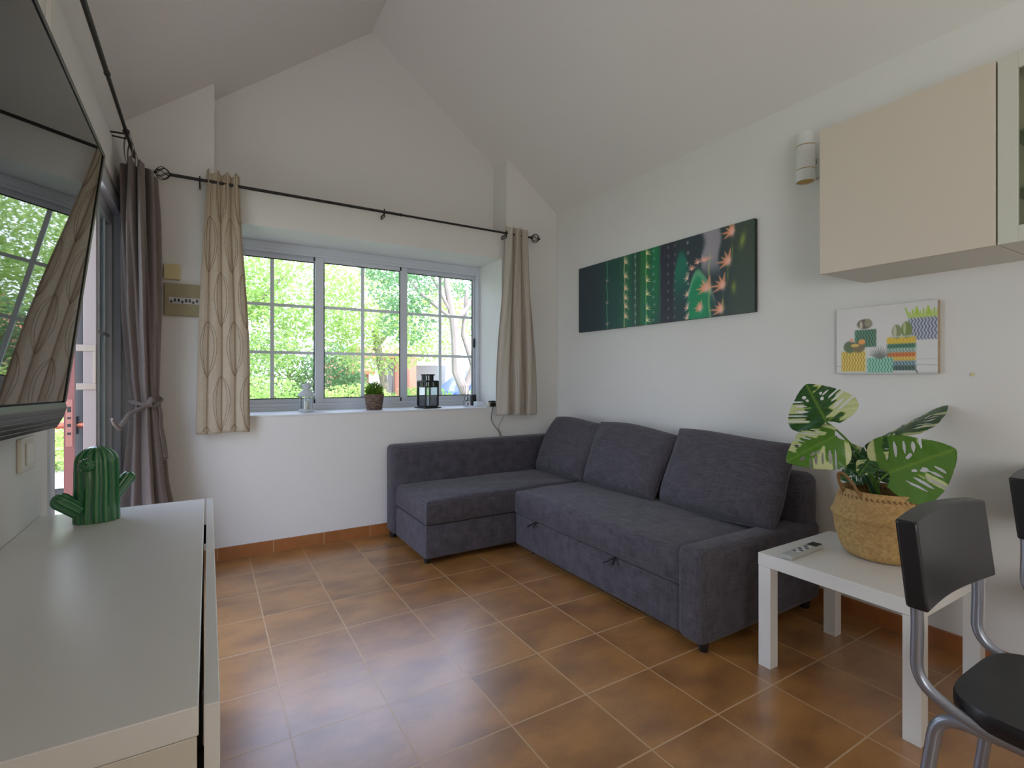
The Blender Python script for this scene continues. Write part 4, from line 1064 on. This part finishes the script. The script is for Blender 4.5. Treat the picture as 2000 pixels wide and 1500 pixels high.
# potted grass
pp = thing('plant_pot', (1.085, 3.83, SZ), 'small rope-wrapped pot on the window sill', 'pot')
pc = (1.085, 3.83)
def potf(a, t):
    th = 2*PI*a; r = .056+.017*t; z = .118*t; r += .0022*abs(math.sin(z*PI/.008))+.0012*math.sin(8*th+z*300)
    return (pc[0]+r*math.cos(th), pc[1]+r*math.sin(th), SZ+z)
def potc(a, t):
    q = (math.sin(math.floor(t*15)*12.9+math.floor(a*18)*78.2)*43758.5) % 1
    return tuple(np.array(lin((134, 112, 96)))*(1-q)+np.array(lin((84, 66, 56)))*q)
b = MB().grid(potf, 72, 60, potc, wrap=True); b.f.append(tuple(range(71, -1, -1)))
b.build('pot_wall', mat('jute_rope', (120, 96, 80), .8, attr=True), pp, angle=180, color=True)
MB().lathe([(.02, 0), (.066, 0), (.067, .004)], (*pc, SZ+.102), 24).build('soil', mat('dark_soil_b', (46, 34, 28), .95), pp)
gp = MB(); rs = random.Random(3)
def blade(mb, p, d, L, w, col):
    d = Vector(d).normalized(); s_ = d.cross(Vector((rs.uniform(-1, 1), rs.uniform(-1, 1), .3))).normalized()*w/2; p = Vector(p)
    mb.add([p-s_*.4, p+s_*.4, p+d*L*.5+s_, p+d*L*.5-s_, p+d*L], [(0, 1, 2, 3), (3, 2, 4)], col)
for k in range(900):
    a = rs.uniform(0, 2*PI); r = .052*math.sqrt(rs.random()); z = rs.uniform(.0, .095)*(1-(r/.07)**2)
    g = rs.random(); col = tuple(np.array(lin((66, 112, 30)))*(1-g)+np.array(lin((140, 180, 66)))*g)
    blade(gp, (pc[0]+r*math.cos(a), pc[1]+r*math.sin(a), SZ+.106+z), (math.cos(a)*(.3+r*16)+rs.uniform(-.5, .5), math.sin(a)*(.3+r*16)+rs.uniform(-.5, .5), rs.uniform(.5, 1.5)), rs.uniform(.020, .038), .006, col)
tag(gp.build('potted_grass', mat('grass_blade', (90, 140, 50), .5, attr=True, trans=.3), smooth=False, color=True, recalc=False), 'bushy green small-leaved plant growing in the rope-wrapped pot', 'plant')
# black lantern
bl = thing('black_lantern', (1.515, 3.82, SZ), 'black metal lantern with glass sides on the window sill', 'lantern')
LM = Matrix.Translation((1.515, 3.82, SZ)) @ Matrix.Rotation(math.radians(12), 4, 'Z')
def lb(x0, x1, y0, y1, z0, z1, mb): mb.box(x0, x1, y0, y1, z0, z1, M=LM)
b = MB(); lb(-.078, .078, -.078, .078, 0, .008, b); lb(-.058, .058, -.058, .058, .008, .020, b); b.build('base', M['black'], bl, smooth=False, bevel=.0015)
b = MB()
for x in (-.058, .058):
    for y in (-.058, .058): lb(x-.005, x+.005, y-.005, y+.005, .018, .215, b)
for z in (.165, .207):
    for s_ in (-.058, .058): lb(-.058, .058, s_-.0045, s_+.0045, z, z+.008, b); lb(s_-.0045, s_+.0045, -.058, .058, z, z+.008, b)
for s_ in (-.058, .058):
    for k in range(-2, 3): lb(k*.020-.004, k*.020+.004, s_-.003, s_+.003, .17, .21, b); lb(s_-.003, s_+.003, k*.020-.004, k*.020+.004, .17, .21, b)
b.build('frame', M['black'], bl, smooth=False)
b = MB(); lb(-.060, .060, -.060, .060, .214, .220, b)
for s_ in (-.034, .034):
    for k in (-1, 0, 1): lb(k*.022-.005, k*.022+.005, s_-.003, s_+.003, .22, .262, b); lb(s_-.003, s_+.003, k*.022-.005, k*.022+.005, .22, .262, b)
lb(-.040, .040, -.040, .040, .260, .270, b); b.build('chimney', M['black'], bl, smooth=False)
b = MB()
for s_ in (-.054, .054): lb(-.054, .054, s_-.001, s_+.001, .02, .165, b); lb(s_-.001, s_+.001, -.054, .054, .02, .165, b)
b.build('glass_side', M['lanternglass'], bl, smooth=False)
b = MB(); b.tube([LM @ Vector((-.048-.012*math.sin(a), 0, .235+.030*math.cos(a))) for a in np.linspace(0, PI, 16)], .002, 6); b.tube([LM @ Vector((-.048, 0, .265)), LM @ Vector((.03, 0, .268))], .002, 6); b.build('handle', M['black'], bl)
# reed diffuser
rd = thing('reed_diffuser', (1.86, 3.82, SZ), 'glass reed diffuser with black sticks at the right of the sill', 'diffuser')
b = MB(); b.box(1.835, 1.885, 3.795, 3.845, SZ, SZ+.052); b.build('bottle', glass_mat('diffuser_glass', (.9, .93, .96), .15), rd, smooth=False, bevel=.004)
MB().box(1.838, 1.882, 3.7935, 3.7948, SZ+.010, SZ+.044).build('bottle_label', mat('white_paper', (225, 225, 230), .6), rd, smooth=False)
MB().box(1.8545, 1.8655, 3.7926, 3.7936, SZ+.012, SZ+.034).build('label_mark', mat('dark_blue_ink', (60, 66, 92), .6), rd, smooth=False)
b = MB(); b.lathe([(.018, 0), (.018, .022), (.012, .024)], (1.86, 3.82, SZ+.05), 16); b.build('neck', glass_mat('neck_glass', (.9, .93, .96), .15), rd)
for dx, dy in ((-.055, .0), (-.022, .02), (.012, -.01), (.035, .01), (.002, .03)):
    MB().tube([(1.86, 3.82, SZ+.02), (1.86+dx, 3.82+dy, SZ+.175)], .0016, 6).build('reed', M['black'], rd)
# white charger box, dark case and power strip
tag(MB().box(1.915, 1.985, 3.74, 3.80, SZ, SZ+.042).build('white_box', mat('white_box_plastic', (222, 230, 240), .4), smooth=False, bevel=.003), 'small white box on the sill between diffuser and power strip', 'box')
tag(MB().box(1.955, 1.995, 3.90, 3.94, SZ, SZ+.095).build('black_case', M['blackplastic'], smooth=False, bevel=.003), 'small black case standing by the window frame behind the white box', 'case')
ps = thing('power_strip', (2.05, 3.70, SZ), 'beige power strip with plugs on the sill corner by the curtain', 'power strip')
MB().box(1.985, 2.10, 3.665, 3.715, SZ, SZ+.036).build('body', mat('beige_strip', (205, 200, 185), .45), ps, smooth=False, bevel=.004)
MB().box(2.005, 2.050, 3.660, 3.705, SZ+.0365, SZ+.050).build('plug', M['black'], ps, smooth=False, bevel=.003)
MB().box(2.000, 2.045, 3.645, 3.664, SZ+.004, SZ+.034).build('plug', M['black'], ps, smooth=False, bevel=.003)
MB().box(2.055, 2.095, 3.655, 3.705, SZ+.0365, SZ+.046).build('plug', mat('green_plug', (40, 128, 88), .4), ps, smooth=False, bevel=.002)
MB().box(2.062, 2.082, 3.648, 3.664, SZ+.004, SZ+.026).build('plug', M['black'], ps, smooth=False, bevel=.002)
def cable(name, pts, r, rgb, label):
    P = [Vector(p) for p in pts]; out = []
    for i in range(len(P)-1):
        p0 = P[max(i-1, 0)]; p1 = P[i]; p2 = P[i+1]; p3 = P[min(i+2, len(P)-1)]
        for k in range(8): t = k/8; out.append(.5*((2*p1)+(-p0+p2)*t+(2*p0-5*p1+4*p2-p3)*t*t+(-p0+3*p1-3*p2+p3)*t**3))
    out.append(P[-1]); return tag(MB().tube(out, r, 8).build(name, mat(name+'_sheath', rgb, .5)), label, 'cable')
cable('black_cable', [(2.02, 3.643, .915), (2.005, 3.640, .86), (2.00, 3.640, .80), (2.03, 3.640, .75), (2.075, 3.638, .69), (2.095, 3.636, .60)], .0026, (52, 50, 40), 'dark cable hanging from the power strip, the left of the two')
cable('thin_cable', [(2.072, 3.646, .910), (2.10, 3.640, .88), (2.115, 3.636, .83), (2.085, 3.640, .775), (2.065, 3.640, .73), (2.085, 3.636, .69), (2.11, 3.636, .60)], .0018, (84, 80, 60), 'thin cable hanging close to the right curtain below the power strip')

# ------------------------------------------------------------------ garden seen through the window and the terrace door
struct(MB().box(-14, 24, YOUT, 40, -.20, -.10).build('garden_ground', mat('lawn', (104, 128, 66), .9, noise=(6, .3)), smooth=False))
struct(MB().box(-14, XL-.6, -6, YOUT, -.20, -.10).build('garden_ground', mat('lawn_b', (110, 130, 76), .9, noise=(6, .3)), smooth=False))
struct(MB().box(XL-.6, 12, YOUT+.01, 6.3, -.10, -.04).build('garden_path', mat('pale_bounce_paving', (200, 196, 192), .8, noise=(8, .12)), smooth=False, bevel=.004))  # pale paving added to keep green lawn bounce out of the room
struct(MB().box(-2.6, XL-.61, .5, 9.0, -.10, -.04).build('garden_path', mat('pale_paving', (214, 206, 196), .8, noise=(8, .12)), smooth=False, bevel=.004))
gm = {}
for nm, c in dict(a=(168, 198, 112), b=(140, 180, 96), c=(186, 208, 124), d=(124, 164, 112)).items():
    gm[nm] = mat('foliage_'+nm, c, .5, trans=.45)
bark = mat('pale_bark', (150, 138, 130), .8, noise=(9, .2, (1, 1, .3))); bark_d = mat('grey_bark', (142, 130, 118), .85, noise=(9, .2))
def leaves(mb, blobs, n, size, rs):
    tot = sum(b_[3]*b_[4]*b_[5] for b_ in blobs)
    for (cx_, cy_, cz_, rx, ry, rz) in blobs:
        for _ in range(int(n*rx*ry*rz/tot)):
            while True:
                x, y, z = rs.uniform(-1, 1), rs.uniform(-1, 1), rs.uniform(-1, 1); q = x*x+y*y+z*z
                if .25 < q < 1: break
            p = Vector((cx_+x*rx, cy_+y*ry, cz_+z*rz)); d = Vector((rs.uniform(-1, 1), rs.uniform(-1, 1), rs.uniform(-1, .4))).normalized(); s_ = d.cross(Vector((rs.uniform(-1, 1), rs.uniform(-1, 1), rs.uniform(-1, 1)))).normalized()
            L = size*rs.uniform(.6, 1.3); w = L*.22
            mb.add([p, p+d*L*.5+s_*w, p+d*L, p+d*L*.5-s_*w], [(0, 1, 2, 3)])
def tree(name, x, y, trunk, blobs, n, size, mk, label, seed, bk_=None):
    rs = random.Random(seed); t = thing(name, (x, y, -.1), label, 'tree', 'garden trees')
    m = MB()
    for pts, r0, r1 in trunk:
        P = [Vector((x+a, y+b_, c)) for a, b_, c in pts]; m.tube(P, [r0+(r1-r0)*i/(len(P)-1) for i in range(len(P))], 10)
    m.build('trunk', bk_ or bark_d, t)
    m = MB(); leaves(m, [(x+a, y+b_, c, d, e, f) for a, b_, c, d, e, f in blobs], n, size, rs); m.build('foliage', gm[mk], t, smooth=False, recalc=False)
    return t
tree('garden_tree', .3, 9.5, [([(0, 0, -.1), (.1, 0, 1.2), (-.1, 0, 2.4)], .12, .08), ([(-.1, 0, 2.0), (-.7, .1, 3.3)], .06, .03), ([(0, 0, 1.9), (.9, .1, 3.0)], .05, .02)],
     [(-.4, 0, 2.7, 1.4, 1.0, .75), (1.0, -.2, 2.6, 1.1, .9, .75), (.2, -.4, 1.9, 1.2, .8, .7), (-1.3, 0, 2.1, .9, .8, .9)], 13000, .085, 'a', 'bright leafy tree behind the left window sash', 1)
tree('garden_tree', 3.1, 10.2, [([(0, 0, -.1), (.0, 0, 1.0), (-.2, 0, 2.1)], .10, .07), ([(-.2, 0, 1.7), (.5, .1, 2.6)], .05, .02)],
     [(-.6, 0, 2.6, 1.0, 1.0, .9), (-.2, -.3, 1.9, 1.1, .8, .7), (1.1, .2, 2.3, .9, .8, .8), (1.3, 0, 2.9, .6, .6, .4)], 9000, .085, 'c', 'yellow green tree behind the middle window sash', 2)
tree('garden_tree', 3.80, 8.0, [([(.18, 0, -.1), (.12, 0, .75), (-.10, 0, 1.25), (-.12, 0, 1.8), (-.16, 0, 2.15), (-.27, 0, 2.7), (-.30, 0, 3.0)], .10, .05), ([(-.15, 0, 2.05), (.30, 0, 2.6), (.9, 0, 2.8)], .045, .02), ([(-.16, 0, 2.15), (-.75, 0, 2.55), (-1.3, 0, 3.1)], .04, .015),
     ([(.06, .1, .8), (.28, .1, 1.35), (.08, .1, 1.9), (.15, .1, 2.7)], .07, .03), ([(-.16, 0, 2.2), (-.6, 0, 2.95), (-.85, 0, 3.5)], .035, .015)],
     [(-1.0, .2, 2.7, .6, .6, .5), (-.9, .3, 2.1, .5, .5, .4), (-1.1, .2, 3.0, .7, .5, .3), (.6, .5, 2.9, .8, .6, .3), (1.1, .4, 2.2, .5, .5, .5)], 5200, .075, 'd', 'pale-barked tree with forked branches behind the right window sash', 3, bark)
tree('garden_tree', 7.6, 11.0, [([(0, 0, -.1), (.1, 0, 1.4), (0, 0, 2.6)], .13, .08)], [(0, 0, 3.2, 1.8, 1.2, 1.0), (-1.2, 0, 2.6, 1.0, 1.0, .8), (1.4, 0, 2.6, 1.1, 1.0, 1.0)], 5000, .15, 'b', 'green tree further right, seen only in the television reflection', 4)
tree('garden_tree', -2.6, 10.5, [([(0, 0, -.1), (.1, 0, 1.4), (0, 0, 2.4)], .12, .08)], [(0, 0, 2.6, 1.5, 1.2, 1.3), (1.0, -.2, 1.6, .9, .9, .9)], 5000, .14, 'b', 'green tree seen through the gap of the terrace door', 5)
rs = random.Random(9)
for i, (x, y, rx, rz, mk, lab) in enumerate((( -.7, 7.4, .85, .62, 'c', 'hedge bush at the far left, behind the left curtain'), (.6, 7.6, .85, .66, 'a', 'hedge bush behind the white lantern'), (1.9, 7.7, .85, .60, 'c', 'hedge bush behind the potted plant'),
                                    (3.05, 7.9, .75, .58, 'b', 'hedge bush behind the black lantern'), (4.9, 8.6, .9, .60, 'a', 'hedge bush beside the blue car'), (-1.75, 8.6, .7, .75, 'a', 'sunlit bush seen through the terrace door gap'))):
    t = thing('garden_bush', (x, y, -.1), lab, 'bush', 'hedge bushes in the garden')
    m = MB(); leaves(m, [(x, y, rz*.95-.1, rx, .55, rz)], 6000, .06, rs); m.build('foliage', gm[mk], t, smooth=False, recalc=False)
    m = MB()
    for k in range(5): m.tube([(x+rs.uniform(-.1, .1), y, -.1), (x+rs.uniform(-.5, .5)*rx, y+rs.uniform(-.3, .3), rz)], .018, 6)
    m.build('stem', bark_d, t)
for i, (x, y, hz, lab) in enumerate(((-.2, 12.2, 1.35, 'tall shrub behind the left tree, at the far left of the window'), (1.15, 12.5, 1.2, 'tall shrub behind the left tree, in line with the white lantern'), (2.5, 12.4, 1.05, 'tall shrub beside the small terracotta garden house'))):
    t = thing('tall_shrub', (x, y, -.1), lab, 'shrub', 'tall shrubs at the end of the garden')
    m = MB(); leaves(m, [(x, y, hz*.9, .85, .5, hz)], 5200, .10, rs); m.build('foliage', gm['b' if i % 2 else 'd'], t, smooth=False, recalc=False)
    m = MB()
    for k in range(5): m.tube([(x+rs.uniform(-.1, .1), y, -.1), (x+rs.uniform(-.5, .5), y+rs.uniform(-.2, .2), hz)], .025, 6)
    m.build('stem', bark_d, t)
# neighbouring house
hs = thing('neighbour_house', (5.2, 15, -.1), 'white house with terracotta walls and beige awning beyond the garden', 'house')
wh = mat('white_render', (236, 232, 228), .8); tc_ = mat('terracotta_render', (212, 146, 124), .8); rf = mat('roof_tiles', (196, 120, 92), .7, noise=(14, .25, (1, 6, 1)))
MB().box(4.2, 9.5, 15, 19, -.1, 1.75).build('wall', wh, hs, smooth=False)
MB().box(4.85, 5.05, 13.6, 15, -.1, 1.82).build('pillar', tc_, hs, smooth=False)
MB().prism([(14.7, 1.72), (14.7, 1.80), (17, 2.2), (19.3, 1.8), (19.3, 1.72)], 'x', 4.1, 5.6).build('roof', rf, hs, smooth=False)
f = MB().box(4.62, 4.84, 14.95, 15, .5, 1.62).build('window', mat('grey_shutter', (176, 178, 182), .5), hs, smooth=False)
MB().box(4.65, 4.81, 14.94, 14.955, .6, 1.5).build('pane', mat('dark_house_glass', (120, 128, 134), .1), f, smooth=False)
MB().prism([(13.6, 1.48), (13.6, 1.72), (14.99, 1.95), (14.99, 1.91), (13.64, 1.68), (13.64, 1.48)], 'x', 5.06, 6.6).build('awning', mat('beige_awning', (222, 202, 178), .8), hs, smooth=False)
h2 = thing('garden_house', (1.4, 16, -.1), 'terracotta house hidden behind the trees on the left', 'house')
MB().box(2.7, 3.6, 13.2, 14.2, -.1, 1.25).build('wall', tc_, h2, smooth=False)
MB().prism([(13.0, 1.22), (13.0, 1.30), (13.7, 1.62), (14.4, 1.30), (14.4, 1.22)], 'x', 2.6, 3.7).build('roof', rf, h2, smooth=False)
# blue car
car = thing('blue_car', (7.5, 12.2, -.1), 'blue car parked beyond the garden behind the reed diffuser', 'car')
prof = [(-2.0, .25), (2.0, .25), (2.05, .6), (1.95, .8), (1.1, .92), (.6, 1.38), (-1.2, 1.42), (-1.8, .98), (-2.05, .85)]
MB().prism([(7.55+a, c-.1) for a, c in prof], 'y', 12.0, 13.6).build('body', mat('blue_car_paint', (84, 112, 190), .25, coat=.5), car, bevel=.06, bseg=3, angle=60)
MB().prism([(7.55+a, c-.1) for a, c in [(.95, .95), (.52, 1.32), (-1.1, 1.35), (-1.6, .98)]], 'y', 11.985, 12.0).build('side_window', mat('car_glass', (50, 60, 72), .08), car, smooth=False)
for xx in (-1.25, 1.3):
    MB().lathe([(.18, 0), (.31, .01), (.33, .05), (.33, .2), (.30, .22)], (7.55+xx, 12.18, .24), 28, M=Matrix.Rotation(PI/2, 3, 'X')).build('wheel', M['black'], car)
# drain grate and garden edging outside the terrace door
gr = thing('drain_grate', (-1.4, 6.7, -.04), 'dark slatted drain grate in the pale terrace path', 'grate')
b = MB()
for k in range(9): b.box(-1.62, -1.22, 6.3+k*.09, 6.34+k*.09, -.04, -.03)
b.box(-1.66, -1.62, 6.26, 7.1, -.04, -.03); b.box(-1.22, -1.18, 6.26, 7.1, -.04, -.03); b.build('slat', M['dark'], gr, smooth=False)
fn_ = thing('garden_fence', (-3, 8.0, -.1), 'low white rail fence seen through the terrace door gap', 'fence')
b = MB(); b.box(-5, -.9, 7.98, 8.02, .50, .54); b.box(-5, -.9, 7.98, 8.02, .28, .31); b.build('rail', wh, fn_, smooth=False)
for x in (-4.0, -2.7, -1.35, -.9): MB().box(x-.03, x+.03, 7.97, 8.03, -.1, .6).build('post', wh, fn_, smooth=False)
